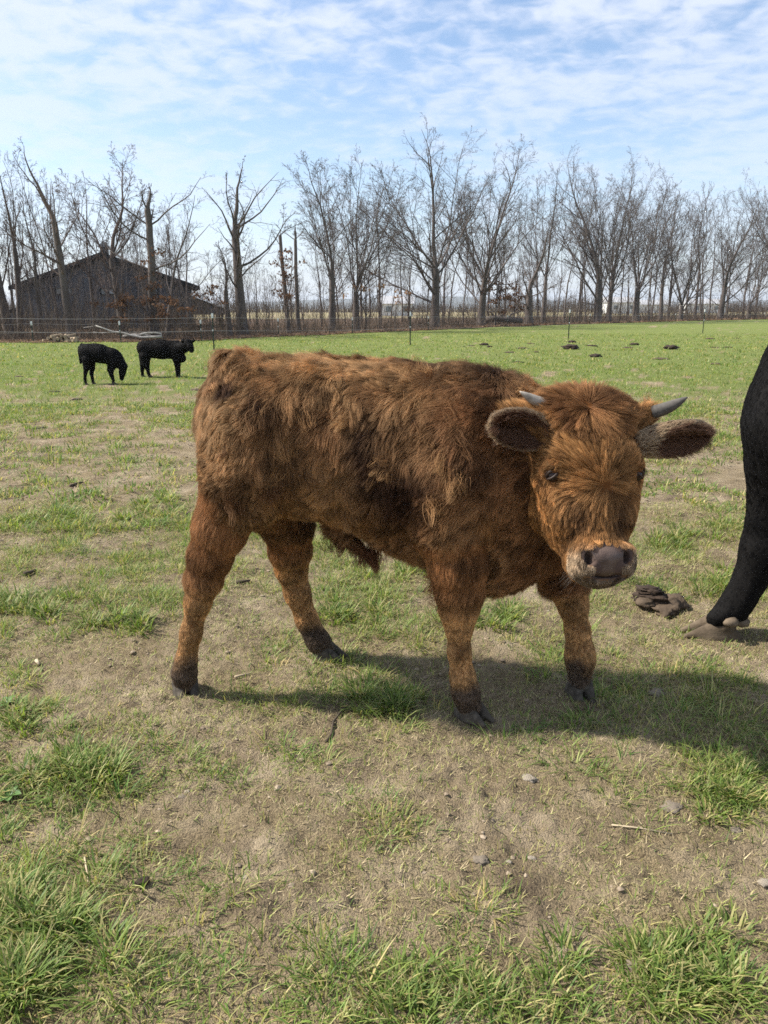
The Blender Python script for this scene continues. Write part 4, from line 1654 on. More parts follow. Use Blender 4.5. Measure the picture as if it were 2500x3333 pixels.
class TreeGen:
    def __init__(self, seed):
        self.r = random.Random(seed)
        self.br = {}          # sides -> list of (pts, rads)

    def put(self, sides, key, pts, rads):
        self.br.setdefault((key, sides, len(pts)), []).append((pts, rads))

    def limb(self, p, d, length, r0, r1, nseg, wob, trop, sides, key):
        r = self.r
        pts, rads, dirs = [p], [r0], [d]
        st = length / nseg
        for i in range(nseg):
            dx = d[0] + r.gauss(0, wob)
            dy = d[1] + r.gauss(0, wob)
            dz = d[2] + r.gauss(0, wob) + trop
            l = math.sqrt(dx * dx + dy * dy + dz * dz) + 1e-9
            d = (dx / l, dy / l, dz / l)
            p = (p[0] + d[0] * st, p[1] + d[1] * st, p[2] + d[2] * st)
            pts.append(p)
            dirs.append(d)
            rads.append(r0 + (r1 - r0) * (i + 1) / nseg)
        self.put(sides, key, pts, rads)
        return pts, rads, dirs

    def side_dir(self, d, ang):
        r = self.r
        a = r.random() * 2 * PI
        # any vector square to d
        ux, uy, uz = (0, 0, 1) if abs(d[2]) < 0.9 else (1, 0, 0)
        ax_, ay, az = d[1] * uz - d[2] * uy, d[2] * ux - d[0] * uz, d[0] * uy - d[1] * ux
        l = math.sqrt(ax_ * ax_ + ay * ay + az * az) + 1e-9
        ax_, ay, az = ax_ / l, ay / l, az / l
        bx, by, bz = d[1] * az - d[2] * ay, d[2] * ax_ - d[0] * az, d[0] * ay - d[1] * ax_
        c, s = math.cos(a) * math.sin(ang), math.sin(a) * math.sin(ang)
        k_ = math.cos(ang)
        return (d[0] * k_ + ax_ * c + bx * s, d[1] * k_ + ay * c + by * s, d[2] * k_ + az * c + bz * s)

    def twigs(self, pts, rads, dirs, length, lev, P):
        """side branches along a limb, recursively"""
        r = self.r
        n = P['n'][lev]
        nb = len(pts) - 1
        f0 = P['from'][lev]
        for i in range(n):
            f = f0 + (1 - f0) * (i + r.random()) / n
            x = f * nb
            j = min(int(x), nb - 1)
            t = x - j
            p = tuple(pts[j][q] + (pts[j + 1][q] - pts[j][q]) * t for q in range(3))
            rr = rads[j] + (rads[j + 1] - rads[j]) * t
            ln = length * P['ratio'][lev] * (0.6 + 0.6 * r.random()) * (1.15 - 0.6 * f)
            d = self.side_dir(dirs[j + 1], math.radians(P['ang'][lev]) * (0.7 + 0.6 * r.random()))
            r0 = max(min(rr * 0.72, ln * P['thick']), P['rmin'])
            seg = P['seg'][lev]
            a, b, c = self.limb(p, d, ln, r0, max(r0 * 0.35, P['rmin'] * 0.6), seg, P['wob'][lev], P['trop'][lev], P['sides'][lev], 'crown')
            if lev + 1 < len(P['n']):
                self.twigs(a, b, c, ln, lev + 1, P)

    def meshes(self, name):
        out = {}
        for key in ('trunk', 'crown'):
            Vs, Qs, nn_ = [], [], 0
            for (kk, sides, npt), lst in self.br.items():
                if kk != key:
                    continue
                A = np.array([x[0] for x in lst])
                Rd = np.array([x[1] for x in lst])
                T = np.gradient(A, axis=1)
                T /= np.linalg.norm(T, axis=2)[..., None] + 1e-9
                upv = np.where(np.abs(T[..., 2:3]) < 0.9, np.array([0, 0, 1.0]), np.array([1.0, 0, 0]))
                U = np.cross(T, upv)
                U /= np.linalg.norm(U, axis=2)[..., None] + 1e-9
                W = np.cross(T, U)
                an = np.arange(sides) * 2 * PI / sides
                V = A[:, :, None, :] + Rd[:, :, None, None] * (np.cos(an)[:, None] * U[:, :, None, :] + np.sin(an)[:, None] * W[:, :, None, :])
                nb = len(lst)
                V = V.reshape(-1, 3)
                s = np.arange(sides)
                base = (np.arange(nb) * npt * sides)[:, None, None] + (np.arange(npt - 1) * sides)[None, :, None]
                q = np.stack([base + s, base + (s + 1) % sides, base + sides + (s + 1) % sides, base + sides + s], -1).reshape(-1, 4)
                Vs.append(V)
                Qs.append(q + nn_)
                nn_ += len(V)
            out[key] = mesh_np(name + '_' + key, np.vstack(Vs), [np.vstack(Qs)], True) if Vs else None
        return out


RICH = dict(n=(9, 6, 4, 3), ratio=(.46, .50, .52, .55), ang=(36, 38, 40, 42), wob=(.10, .13, .16, .2), trop=(.045, .05, .03, .0), seg=(6, 4, 3, 1), sides=(4, 3, 3, 3), thick=.0135, rmin=.0058)
RICH['from'] = (.12, .15, .12, .2)
THIN = dict(n=(8, 6, 4), ratio=(.36, .45, .5), ang=(36, 38, 42), wob=(.10, .14, .18), trop=(.06, .05, .02), seg=(5, 3, 2), sides=(4, 3, 3), thick=.0125, rmin=.0055)
THIN['from'] = (.2, .15, .1)
DEAD = dict(n=(9, 5, 4, 2), ratio=(.34, .42, .45, .5), ang=(48, 50, 50, 50), wob=(.15, .20, .24, .3), trop=(.05, .03, .0, .0), seg=(7, 4, 2, 1), sides=(5, 4, 3, 3), thick=.0125, rmin=.005)
DEAD['from'] = (.2, .15, .1, .2)


def make_tree(seed, H, tr, fork, limbs, P, lean=(0, 0), spread=25, wob=0.03, curve=(0, 0), single=True, limb_len=None, broken=False, strays=None):
    """H height, tr trunk radius, fork height as a share of H; limbs: how many rise from the fork"""
    g = TreeGen(seed)
    r = g.r
    hf = H * fork
    d = (lean[0], lean[1], 1.0)
    # trunk with a flare at the root
    nseg = 9
    pts, rads, dirs = [(0, 0, -0.15)], [tr * 1.55], [d]
    p = [0, 0, -0.15]
    for i in range(nseg):
        f = (i + 1) / nseg
        dx = d[0] + curve[0] * f + r.gauss(0, wob)
        dy = d[1] + curve[1] * f + r.gauss(0, wob)
        p = [p[0] + dx * hf / nseg, p[1] + dy * hf / nseg, p[2] + hf / nseg]
        l = math.sqrt(dx * dx + dy * dy + 1)
        dirs.append((dx / l, dy / l, 1 / l))
        pts.append(tuple(p))
        rads.append(tr * (1.0 + 0.25 * (1 - f) ** 3) * (1 - 0.32 * f))
    g.put(10, 'trunk', pts, rads)
    top, rt, dt = pts[-1], rads[-1], dirs[-1]
    if broken:
        g.put(6, 'trunk', [top, (top[0] + dt[0] * .3 + .05, top[1], top[2] + .35)], [rt, rt * .3])
    # stray low branches
    ns, sl_ = strays or ((3, .16) if P is not DEAD else (6, .16))
    for i in range(ns):
        j = r.randint(4, nseg)
        ln = H * sl_ * (0.65 + 0.7 * r.random())
        dd = g.side_dir(dirs[j], math.radians(50 + 25 * r.random()))
        a, b, c = g.limb(pts[j], dd, ln, min(rads[j] * .34, ln * .020), .007, 7, .13, .09, 5, 'crown')
        g.twigs(a, b, c, ln, 1, P)
    rem = H - hf
    for i in range(limbs):
        if i == 0 and single:
            dd, ln, r0 = dt, rem * 0.92, rt * 0.74
        else:
            an = spread * (0.35 + 0.85 * (i + r.random()) / limbs)
            dd = g.side_dir(dt, math.radians(an))
            ln = rem * (0.95 - 0.0045 * an) * (0.88 + 0.16 * r.random())
            r0 = rt * ((0.22 + 0.22 * r.random()) if P is not DEAD else (0.20 + 0.20 * r.random()))
        if limb_len:
            ln *= limb_len
        j = nseg - (0 if i < 2 else r.randint(0, 5))
        a, b, c = g.limb(pts[j], dd, ln, r0, max(r0 * .06, .008), 10, P['wob'][0] * .8, P['trop'][0], 6, 'crown')
        g.twigs(a, b, c, ln * 0.80, 0, P)
    # bring the crown's top to the wanted height
    top_z = np.sort(np.concatenate([np.array([q[0][-1][2] for q in l_]) for l_ in g.br.values()]))[-18 if P is not DEAD else -8]
    f = H / top_z
    for l_ in g.br.values():
        for i_, (pp, rr_) in enumerate(l_):
            l_[i_] = ([(q[0], q[1], q[2] * f) for q in pp], rr_)
    return g.meshes('tree')


def put_tree(ms, px, py_top_unused, depth, label, group=None, cat='tree', bark=None, twig=None, scale=1.0, rot=0.0, name='bare_tree'):
    x = (px - 1250) / FPX * depth * 1.0
    y = depth
    o = thing(name, (x, y, ground_z(x, y)), label, cat, group)
    wide = 1.16 if cat == 'tree' and group is None else 1.0
    link('trunk', ms['trunk'], bark or M_bark, o)
    if ms['crown']:
        link('crown', ms['crown'], twig or M_twig, o)
    o.scale = (scale * wide, scale * wide, scale)
    o.rotation_euler = (0, 0, rot)
    return o


def height_at(px_top, depth):
    return at_y(1250, px_top, depth)[2]


TREE_CACHE = {}


def T(seed, px, top, dd, tr, fork, limbs, P, label, **kw):
    """px of the foot, py of the top, dd metres behind the edge of the wood"""
    dep = edge_depth(px) + dd
    H = height_at(top, dep)
    tw = kw.pop('twig', None)
    bk = kw.pop('bark', None)
    nm = kw.pop('name', 'bare_tree')
    like = kw.pop('like', None)
    if like:
        ms, H0 = TREE_CACHE[like]
        o = put_tree(ms, px, top, dep, label, bark=bk, twig=tw, name=nm)
        o.scale = (H / H0 * kw.get('sx', 1.0) * 1.12, H / H0 * kw.get('sx', 1.0) * 1.12, H / H0)
        o.rotation_euler = (0, 0, kw.get('rot', 2.0))
        return o
    ms = make_tree(seed, H, tr, fork, limbs, P, **kw)
    TREE_CACHE[seed] = (ms, H)
    return put_tree(ms, px, top, dep, label, bark=bk, twig=tw, name=nm)


# left of the barn and in front of it
T(1, 62, 352, 3.0, .17, .50, 5, THIN, 'tall slim bare tree leaning left at the left edge of the photo', lean=(-.07, 0), spread=20, twig=M_twig_warm)
T(2, 100, 500, 4.0, .15, .45, 5, THIN, 'straight bare tree over the left corner of the dark barn', like=1, rot=2.5, sx=.9, twig=M_twig_warm)
T(3, 28, 640, 6.0, .13, .42, 5, THIN, 'shorter bare tree behind the left end of the wood', spread=24)
T(4, 165, 610, 2.5, .12, .40, 4, THIN, 'slim bare tree before the left slope of the barn roof', like=3, rot=1.0, sx=.8)
T(5, 262, 452, 1.5, .15, .60, 7, DEAD, 'thick bare tree left of the barn middle window with a ragged crooked top', lean=(-.05, 0), spread=30, wob=.015, twig=M_twig_warm, strays=(5, .3))
T(6, 425, 448, 5.0, .17, .42, 8, RICH, 'bare tree with a wide spreading crown right of the barn cupola', lean=(-.05, 0), spread=42, wob=.04, twig=M_twig_warm)
T(7, 522, 575, 2.0, .165, .80, 3, DEAD, 'bare tree with a broken off thick stem over the right slope of the barn roof', lean=(.02, 0), spread=30, broken=True, limb_len=.9, strays=(6, .42))
T(8, 560, 650, 3.0, .11, .28, 5, THIN, 'bare tree with limbs bowing out right over the barn eave', lean=(.10, 0), spread=36, curve=(.1, 0))
T(9, 335, 560, 7.0, .09, .5, 4, THIN, 'thin straight bare tree standing just left of the barn cupola', like=3, rot=4.0, sx=.55)
T(110, 225, 520, 8.0, .09, .5, 4, THIN, 'thin leaning bare tree behind the left roof slope of the barn', like=8, rot=3.5, sx=.5)
# the middle
T(11, 803, 503, 2.0, .215, .60, 6, DEAD, 'dead gnarled oak standing alone right of the barn against the open sky', spread=34, wob=.012, lean=(-.03, 0), strays=(9, .36))
T(12, 762, 800, 2.0, .13, .5, 5, DEAD, 'short twisted bare tree just left of the gnarled oak', spread=40, lean=(-.05, 0))
T(13, 950, 655, 2.0, .10, .72, 2, DEAD, 'thin bare tree ending in a Y fork right of the gnarled oak', spread=44, single=False, lean=(-.06, 0), strays=(4, .14))
T(14, 978, 730, 3.0, .10, .86, 2, THIN, 'bare pole of a snapped trunk right of the Y forked tree', spread=20, broken=True)
T(15, 1085, 500, 3.0, .16, .34, 8, RICH, 'slender bare tree with upswept branches left of the steep forked tree', spread=32)
T(16, 1163, 495, 3.0, .20, .22, 8, RICH, 'bare tree with a steep forked trunk left of the largest oak', spread=30, single=False)
# the right
T(17, 1412, 385, 3.0, .27, .30, 14, RICH, 'tallest bare oak of the row with a thick straight trunk and fan shaped crown', spread=52)
T(18, 1555, 415, 3.0, .26, .26, 13, RICH, 'large bare oak leaning right beside the tallest oak', lean=(.06, 0), spread=46)
T(19, 1708, 715, 3.0, .30, .34, 8, DEAD, 'squat bare oak with level limbs behind the field', spread=62, twig=M_twig)
T(20, 1752, 545, 5.0, .20, .36, 5, RICH, 'narrow bare tree between the squat oak and the twin trunked tree', like=15, rot=1.2, sx=.8)
T(21, 1925, 455, 3.0, .32, .24, 9, RICH, 'left stem of the tall twin bare trees in the right half', spread=30, lean=(-.04, 0))
T(22, 1958, 460, 3.6, .40, .22, 6, RICH, 'right stem of the tall twin bare trees in the right half', like=18, rot=.3, sx=.75)
T(23, 2045, 555, 3.0, .44, .24, 7, RICH, 'bare tree fanning right beside the tall twin trees', like=16, rot=.5, sx=1.1)
T(24, 2122, 620, 5.0, .26, .4, 5, RICH, 'plain upright bare tree left of the many stemmed one', like=15, rot=3.0, sx=.9)
T(25, 2185, 590, 3.0, .28, .12, 8, RICH, 'many stemmed bare tree rising toward the right edge', spread=40, single=False, lean=(.03, 0))
T(26, 2310, 600, 4.0, .36, .2, 6, RICH, 'bare tree with arching stems near the last fence post on the right', like=21, rot=2.4, sx=1.1)
T(27, 2400, 640, 6.0, .34, .26, 5, RICH, 'medium bare tree left of the big tree cut by the right edge', like=25, rot=2.0, sx=.9)
T(28, 2490, 470, 4.0, .50, .24, 8, RICH, 'very large bare tree cut off by the right edge of the photo', like=17, rot=2.2, sx=.9)

# the many thin trees behind and between them
thin = [make_tree(100 + i, 1.0 * (8 + i % 3), .055 + .012 * (i % 4), .38 + .05 * (i % 3), 4, THIN, spread=18 + 4 * (i % 3), lean=((i % 5 - 2) * .055, 0), wob=.06, curve=((i % 3 - 1) * .08, 0)) for i in range(5)]
protos = []
rr = random.Random(5)
cnt = 0
for i in range(150):
    px = -60 + 2680 * (i + rr.random() * 2.4 - .7) / 150
    dep = edge_depth(px) + 1.5 + 20 * rr.random() * (1 + px / 2500)
    tall = rr.uniform(0.62, 1.15) * (0.75 + 0.5 * (px > 1100))
    if 640 < px < 1050:
        tall *= 0.72
    j = i % 5
    x, y = (px - 1250) / FPX * dep, dep
    if i < 5:
        o = put_tree(thin[j], px, 0, dep, 'thin', 'thin bare trees in the wood')
        protos.append(o)
    else:
        o = copy_tree(protos[j], (x, y, ground_z(x, y)))
    o.location = (x, y, ground_z(x, y))
    where = 'around and behind the barn' if px < 700 else 'between the gnarled oak and the tallest oak' if px < 1412 else 'between the tallest oak and the twin trees' if px < 1940 else 'right of the tall twin trees'
    o['label'] = 'thin bare tree of the thicket ' + where
    o['group'] = 'thin bare trees ' + where
    hpx = rr.uniform(170, 430) if px < 640 else rr.uniform(130, 270) if px < 1040 else rr.uniform(180, 440)
    sc_ = hpx * dep / FPX / (8 + j % 3)
    o.scale = (sc_, sc_, sc_)
    o.rotation_euler = (0, 0, rr.random() * 6.28)

# saplings that keep their brown leaves
k = NT('brown_leaf')
lf = k.attr('col').outputs['Color']
lb = k.principled(lf, 0.7, 0.2)
ltr = k.n('ShaderNodeBsdfTranslucent')
k.l(lf, ltr.inputs[0])
mx = k.n('ShaderNodeMixShader')
mx.inputs[0].default_value = 0.35
k.l(lb.outputs[0], mx.inputs[1])
k.l(ltr.outputs[0], mx.inputs[2])
M_leaf = k.done(mx)


def leaf_cloud(n, c, r, size, seed, cols):
    g = np.random.default_rng(seed)
    # leaves hang in loose tiers
    m = max(6, n // 28)
    cc = g.normal(0, 0.5, (m, 3)) * np.array(r) + np.array(c)
    P = cc[g.integers(0, m, n)] + g.normal(0, 1, (n, 3)) * np.array([.30, .30, .10]) * max(r) * .45
    a = unit(g.normal(0, 1, (n, 3)) + np.array([0, 0, -0.4]))
    b = unit(np.cross(a, g.normal(0, 1, (n, 3))))
    s = size * (0.6 + 0.8 * g.random((n, 1)))
    V = np.stack([P, P + a * s * .5 + b * s * .32, P + a * s, P + a * s * .5 - b * s * .32], 1).reshape(-1, 3)
    q = np.arange(n * 4).reshape(-1, 4)
    t = g.random((n, 1))
    col = np.array(cols[0]) * (1 - t) + np.array(cols[1]) * t
    return V, q, np.repeat(col, 4, 0)


SAP = {}


def sapling(seed, px, dd, H, nleaf, label, r=(1.0, .8, 1.0), cz=.6, cols=((.080, .042, .024), (.20, .105, .055))):
    dep = edge_depth(px) + dd
    x, y = (px - 1250) / FPX * dep, dep
    o = thing('oak_sapling', (x, y, ground_z(x, y)), label, 'sapling', 'saplings still in brown leaf')
    if seed % 3 not in SAP:
        SAP[seed % 3] = make_tree(seed, 3.0, .053, .35, 5, THIN, spread=38, wob=.06)
    ms = SAP[seed % 3]
    for o_ in (link('trunk', ms['trunk'], M_bark, o), link('crown', ms['crown'], M_twig_warm, o)):
        o_.scale = (H / 3.0,) * 3
        o_.rotation_euler = (0, 0, seed * 1.3)
    V, q, c = leaf_cloud(int(nleaf * .9), (0, 0, H * cz), (r[0] * H * .30, r[1] * H * .30, r[2] * H * .26), .13 * max(1, dep / 45), seed, cols)
    tag(link('leaves', mesh_np('leaves', V, [q], False, {'col': c}), M_leaf, o), kind='stuff')
    return o


sapling(301, 430, .8, 2.4, 520, 'brown leaved oak sapling before the barn wall right of its middle window', cz=.62)
sapling(302, 512, 1.6, 3.4, 420, 'tall brown leaved sapling climbing beside the broken stem at the barn', (.6, .6, 1.3), .66)
sapling(303, 585, .8, 2.2, 420, 'low brown leaved sapling by the right lean to of the barn', (1.3, .8, .8), .6)
sapling(304, 700, 1.5, 2.6, 170, 'sparse reddish sapling left of the gnarled oak', (1.2, .8, .9), .75)
sapling(305, 945, 1.5, 4.2, 360, 'leggy sapling with reddish leaves right of the gnarled oak', (.8, .6, 1.1), .66)
sapling(306, 1195, 2.0, 4.0, 150, 'thinly leaved sapling under the steep forked tree', (1.0, .7, .9), .66, ((.22, .12, .06), (.40, .24, .12)))
sapling(307, 1600, 1.5, 4.6, 620, 'broad brown leaved oak sapling right of the large leaning oak', (1.1, .8, 1.0), .55)
sapling(308, 1660, 2.5, 3.6, 260, 'small brown leaved sapling left of the squat oak', (1.0, .7, .9), .6)
sapling(309, 1330, 2.0, 2.8, 120, 'pale leaved sapling left of the tallest oak trunk', (1.0, .7, .9), .7, ((.24, .13, .07), (.42, .26, .14)))

# brush along the edge of the wood
gb_ = np.random.default_rng(77)
bt = TreeGen(900)
for i in range(11000):
    px = gb_.uniform(-300, 2800)
    dep = edge_depth(px) + abs(gb_.normal(0, 4.5)) * (1 + max(0, px - 900) / 700) + .1
    x, y = (px - 1250) / FPX * dep, dep
    h = (0.35 + 2.0 * gb_.random() ** 2) * (1.2 if px < 900 else 0.95) * (dep / 42) ** .6
    d = (gb_.normal(0, .35), gb_.normal(0, .35), 1.0)
    r0 = .007 * (dep / 33)
    bt.limb((x, y, -.05), d, h, r0, r0 * .4, 2, .22, .0, 3, 'crown')
M_brush = simple_mat('brush', (0.060, 0.048, 0.038), (0.17, 0.13, 0.095), 1.3, 0.9, 0.1)
tag(link('brush_thicket', bt.meshes('brush')['crown'], M_brush), 'low tangle of bare brush along the edge of the wood', kind='stuff')

# strip of dead leaves and litter under the wood
sv, sf = [], []
pxs = np.linspace(-500, 3100, 240)
for i, px in enumerate(pxs):
    d0 = edge_depth(px)
    for j, dd in enumerate((-0.5, 0.2, 2.5, 8, 22, 60)):
        dep = d0 + dd + (mnoise.noise(Vector((px * .01, j, 0))) * .5 if j == 0 else 0)
        x, y = (px - 1250) / FPX * dep, dep
        sv.append((x, y, .02 + (.0 if j == 0 else .06 + .06 * mnoise.noise(Vector((x * .8, y * .8, 0))))))
sv = np.array(sv)
sv[:, 2] += relief(sv[:, 0], sv[:, 1])
for i in range(len(pxs) - 1):
    for j in range(5):
        a = i * 6 + j
        sf.append((a, a + 6, a + 7, a + 1))
M_litter = simple_mat('leaf_litter', (0.055, 0.037, 0.025), (0.15, 0.098, 0.064), 6, 0.95, 0.1, 0.05, 14)
tag(link('woodland_floor', mesh_np('woodland_floor', np.array(sv), [np.array(sf)]), M_litter), 'dead leaf litter under the trees', kind='structure')
g2 = np.random.default_rng(78)
n = 5000
px = g2.uniform(-300, 2800, n)
dep = np.array([edge_depth(p) for p in px]) + g2.normal(0.0, .5, n)
x, y = (px - 1250) / FPX * dep, dep
z = relief(x, y) + .03 + .05 * g2.random(n)
P0 = np.stack([x, y, z], 1)
a = unit(g2.normal(0, 1, (n, 3)) * np.array([1, 1, .5]))
b = unit(np.cross(a, g2.normal(0, 1, (n, 3))))
s = (.05 + .06 * g2.random((n, 1))) * (dep / 33)[:, None]
V = np.stack([P0, P0 + a * s * .5 + b * s * .4, P0 + a * s, P0 + a * s * .5 - b * s * .4], 1).reshape(-1, 3)
t = g2.random((n, 1))
c = np.array([.10, .055, .03]) * (1 - t) + np.array([.32, .21, .13]) * t
tag(link('fallen_leaves', mesh_np('fallen_leaves', V, [np.arange(n * 4).reshape(-1, 4)], False, {'col': np.repeat(c, 4, 0)}), M_leaf), 'fallen brown leaves along the edge of the field', kind='stuff')

# a further wood seen dimly between the trunks
ft_ = TreeGen(950)
for i in range(7000):
    x = gb_.uniform(-190, 190)
    y = 300 + gb_.normal(0, 14) + x * .15
    h = gb_.uniform(2.5, 6.5) * (.75 + .5 * mnoise.noise(Vector((x * .02, 0, 4))))
    ft_.limb((x, y, -.3), (gb_.normal(0, .16), 0, 1.0), max(h, 1.5), .10, .03, 1, .0, .0, 3, 'crown')
tag(link('far_wood', ft_.meshes('far_wood')['crown'], M_brush), 'further wood seen dimly between the trunks', kind='stuff')

# fallen pale limb and a heap of cut logs by the fence
m = MB()
fd = edge_depth(420) - .1


def FP(px, py, dd=0.0):
    return at_y(px, py, fd + dd)


limbs_ = [([(526, 1095), (500, 1097), (462, 1098), (425, 1091), (398, 1083), (365, 1079), (335, 1068), (312, 1060)], .085, .04), ([(440, 1094), (470, 1085), (500, 1083), (524, 1086), (526, 1094)], .075, .05),
          ([(400, 1095), (430, 1090), (462, 1090), (500, 1096), (528, 1098)], .09, .07), ([(365, 1079), (350, 1083), (330, 1084), (300, 1080)], .03, .015), ([(312, 1060), (295, 1064), (270, 1066)], .03, .012)]
for j, (l_, ra, rb) in enumerate(limbs_):
    pp = np.array([FP(a, b, .15 * j) for a, b in l_])
    pp[:, 2] = np.maximum(pp[:, 2], rb * .8)
    m.tube(pp, np.linspace(ra, rb, len(pp)) * .62, 8)
fl = thing('fallen_limb', (0, 0, 0), 'pale barkless forked limb lying on the ground before the barn', 'fallen limb')
link('wood', m.mesh('fallen_limb', True), M_dead, fl)
lg = MB()
lg.tube([(-.24, 0, 0), (0, 0, .004), (.24, 0, 0)], [.062, .06, .058], 9)
log_me = lg.mesh('log')
M_log = simple_mat('log_wood', (0.14, 0.10, 0.065), (0.44, 0.35, 0.24), 5, 0.9, 0.1)
rl = random.Random(9)
lx0, lx1 = FP(172, 1110)[0], FP(272, 1110)[0]
for i in range(30):
    row = 0 if i < 16 else (1 if i < 26 else 2)
    f = (i + .5) / 16 if row == 0 else ((i - 16 + 1) / 11 if row == 1 else (i - 26 + 2.5) / 8)
    o = link('log', log_me, M_log)
    x = lx0 + (lx1 - lx0) * f + rl.uniform(-.05, .05)
    y = edge_depth(220) - .1 + rl.uniform(-.12, .12)
    o.location = (x, y, ground_z(x, y) + .05 + row * .10)
    o.rotation_euler = (rl.random() * 6, rl.uniform(-.15, .15), PI / 2 + rl.uniform(-.7, .7))
    tag(o, 'short cut log in the low heap left of the fallen pale limb', 'log', 'cut logs heaped by the wood')
o = link('log', log_me, M_dead)
o.location = FP(42, 1102)
o.scale = (.7, .5, .5)
o.rotation_euler = (0, .75, 0)
tag(o, 'single pale stick of wood propped up at the far left edge of the wood', 'log')
# root plate of a blown over tree
m = MB()
rd = edge_depth(1640) + 1.5
for l_, ra, rb in (([(1570, 1046), (1610, 1036), (1650, 1040), (1700, 1044)], .28, .18), ([(1610, 1036), (1600, 1018), (1585, 1010)], .10, .04), ([(1650, 1040), (1665, 1022), (1690, 1016)], .09, .03), ([(1620, 1034), (1640, 1022)], .12, .05)):
    m.tube([at_y(a, b, rd) for a, b in l_], np.linspace(ra, rb, len(l_)), 8)
ft = thing('fallen_tree', (0, 0, 0), 'dark fallen trunk with upturned roots left of the squat oak', 'fallen tree')
link('trunk', m.mesh('fallen_tree', True), M_bark, ft)

# far woods on the horizon side are veiled by air: one even box of haze round everything
k = NT('haze')
pv = k.n('ShaderNodeVolumePrincipled')
pv.inputs['Color'].default_value = (0.80, 0.88, 1.0, 1)
pv.inputs['Density'].default_value = 0.00020
pv.inputs['Anisotropy'].default_value = 0.2
k.l(pv.outputs[0], k.out.inputs['Volume'])
m = MB()
m.box((0, 1400, 34), (13000, 6600, 80))
hz_ = link('haze', m.mesh('haze'), k.m)
tag(hz_, 'thin haze over the fields', kind='stuff')

# ------------------------------------------------------------------ barn
BD = 52.0
M_barn = simple_mat('charcoal_metal', (0.056, 0.060, 0.069), (0.088, 0.093, 0.104), 1.2, 0.6, 0.3)
M_barn_roof = simple_mat('dark_roof', (0.012, 0.012, 0.013), (0.024, 0.024, 0.026), 2, 0.55, 0.3)
M_frame = simple_mat('black_frame', (0.008, 0.008, 0.008), (0.014, 0.014, 0.014), 5, 0.5, 0.3)
M_glass = NT('window_glass')
M_glass = M_glass.done(M_glass.principled((0.15, 0.18, 0.19), 0.15, 0.6))  # reflected and see-through brightness painted into the pane's base colour
M_paper = simple_mat('pale_sheet', (0.35, 0.36, 0.36), (0.45, 0.46, 0.46), 3, 0.8)
M_galv = simple_mat('blue_grey_metal', (0.05, 0.06, 0.072), (0.085, 0.098, 0.115), 3, 0.5, 0.4)


def BP(px, py, dd=0.0):
    p = at_y(px, py, BD)
    return np.array([p[0], p[2]])


bx0, bz_e0 = BP(72, 934)
bx1, bz_e1 = BP(627, 930)
bxp, bzp = BP(331, 832)
barn = thing('barn', (float((bx0 + bx1) / 2), BD, 0), 'dark charcoal gabled barn behind the bare trees at the left', 'barn')
bc_ = np.array([(bx0 + bx1) / 2, BD, 0.0])
DEPTH = 9.0
# gable wall: one board panel per rib so the ribs have real depth
m = MB()
wins = [(186, 236, 940, 957), (328, 379, 940, 957), (465, 512, 940, 957)]
W = [(BP(a, c)[0], BP(b, c)[0], BP(a, d)[1], BP(a, c)[1]) for a, b, c, d in wins]


def roof_z(x):
    if x < bxp:
        return bz_e0 + (bzp - bz_e0) * (x - bx0) / (bxp - bx0)
    return bzp + (bz_e1 - bzp) * (x - bxp) / (bx1 - bxp)


pts_poly = [(bx0, -.3), (bx1, -.3), (bx1, bz_e1), (bxp, bzp), (bx0, bz_e0)]
m.prism([(p[0] - bc_[0], p[1]) for p in pts_poly], 0.05, DEPTH)
wall = link('wall', m.mesh('barn_wall'), M_barn, barn)
px_ = bx0 + .02
nb = 30
pw = (bx1 - bx0) / nb
for i in range(nb):
    xa, xb = bx0 + i * pw, bx0 + (i + 1) * pw - .025
    xm = (xa + xb) / 2
    segs = [(-.3, min(roof_z(xa), roof_z(xb)) - .03)]
    for (wa, wb, wz0, wz1) in W:
        if xb > wa and xa < wb:
            segs = [(segs[0][0], wz0), (wz1, segs[0][1])]
    mm = MB()
    for z0, z1 in segs:
        mm.box((xm - bc_[0], 0.02, (z0 + z1) / 2), (xb - xa, .05 + .004 * (i % 3), z1 - z0))
    link('panel', mm.mesh('barn_panel'), M_barn, wall)
for (wa, wb, wz0, wz1) in W:
    f = MB()
    t = .06
    f.box(((wa + wb) / 2 - bc_[0], -.02, wz1 + t / 2), (wb - wa + 2 * t, .10, t))
    f.box(((wa + wb) / 2 - bc_[0], -.02, wz0 - t / 2), (wb - wa + 2 * t, .10, t))
    for xx in (wa - t / 2, wb + t / 2, (wa + wb) / 2):
        f.box((xx - bc_[0], -.02, (wz0 + wz1) / 2), (t, .098, wz1 - wz0))
    w = link('window', f.mesh('window_frame'), M_frame, barn)
    for s_ in (0, 1):
        g_ = MB()
        xa = wa + (wb - wa) * .5 * s_
        g_.box((xa + (wb - wa) * .25 - bc_[0], .0, (wz0 + wz1) / 2), ((wb - wa) * .5 - t, .02, wz1 - wz0))
        link('pane', g_.mesh('pane'), M_glass, w)
g_ = MB()
wa, wb, wz0, wz1 = W[1]
g_.box((wa + (wb - wa) * .60 - bc_[0], -.016, (wz0 + wz1) / 2 - .02), (.27, .008, .24))
link('notice', g_.mesh('notice'), M_paper, barn)
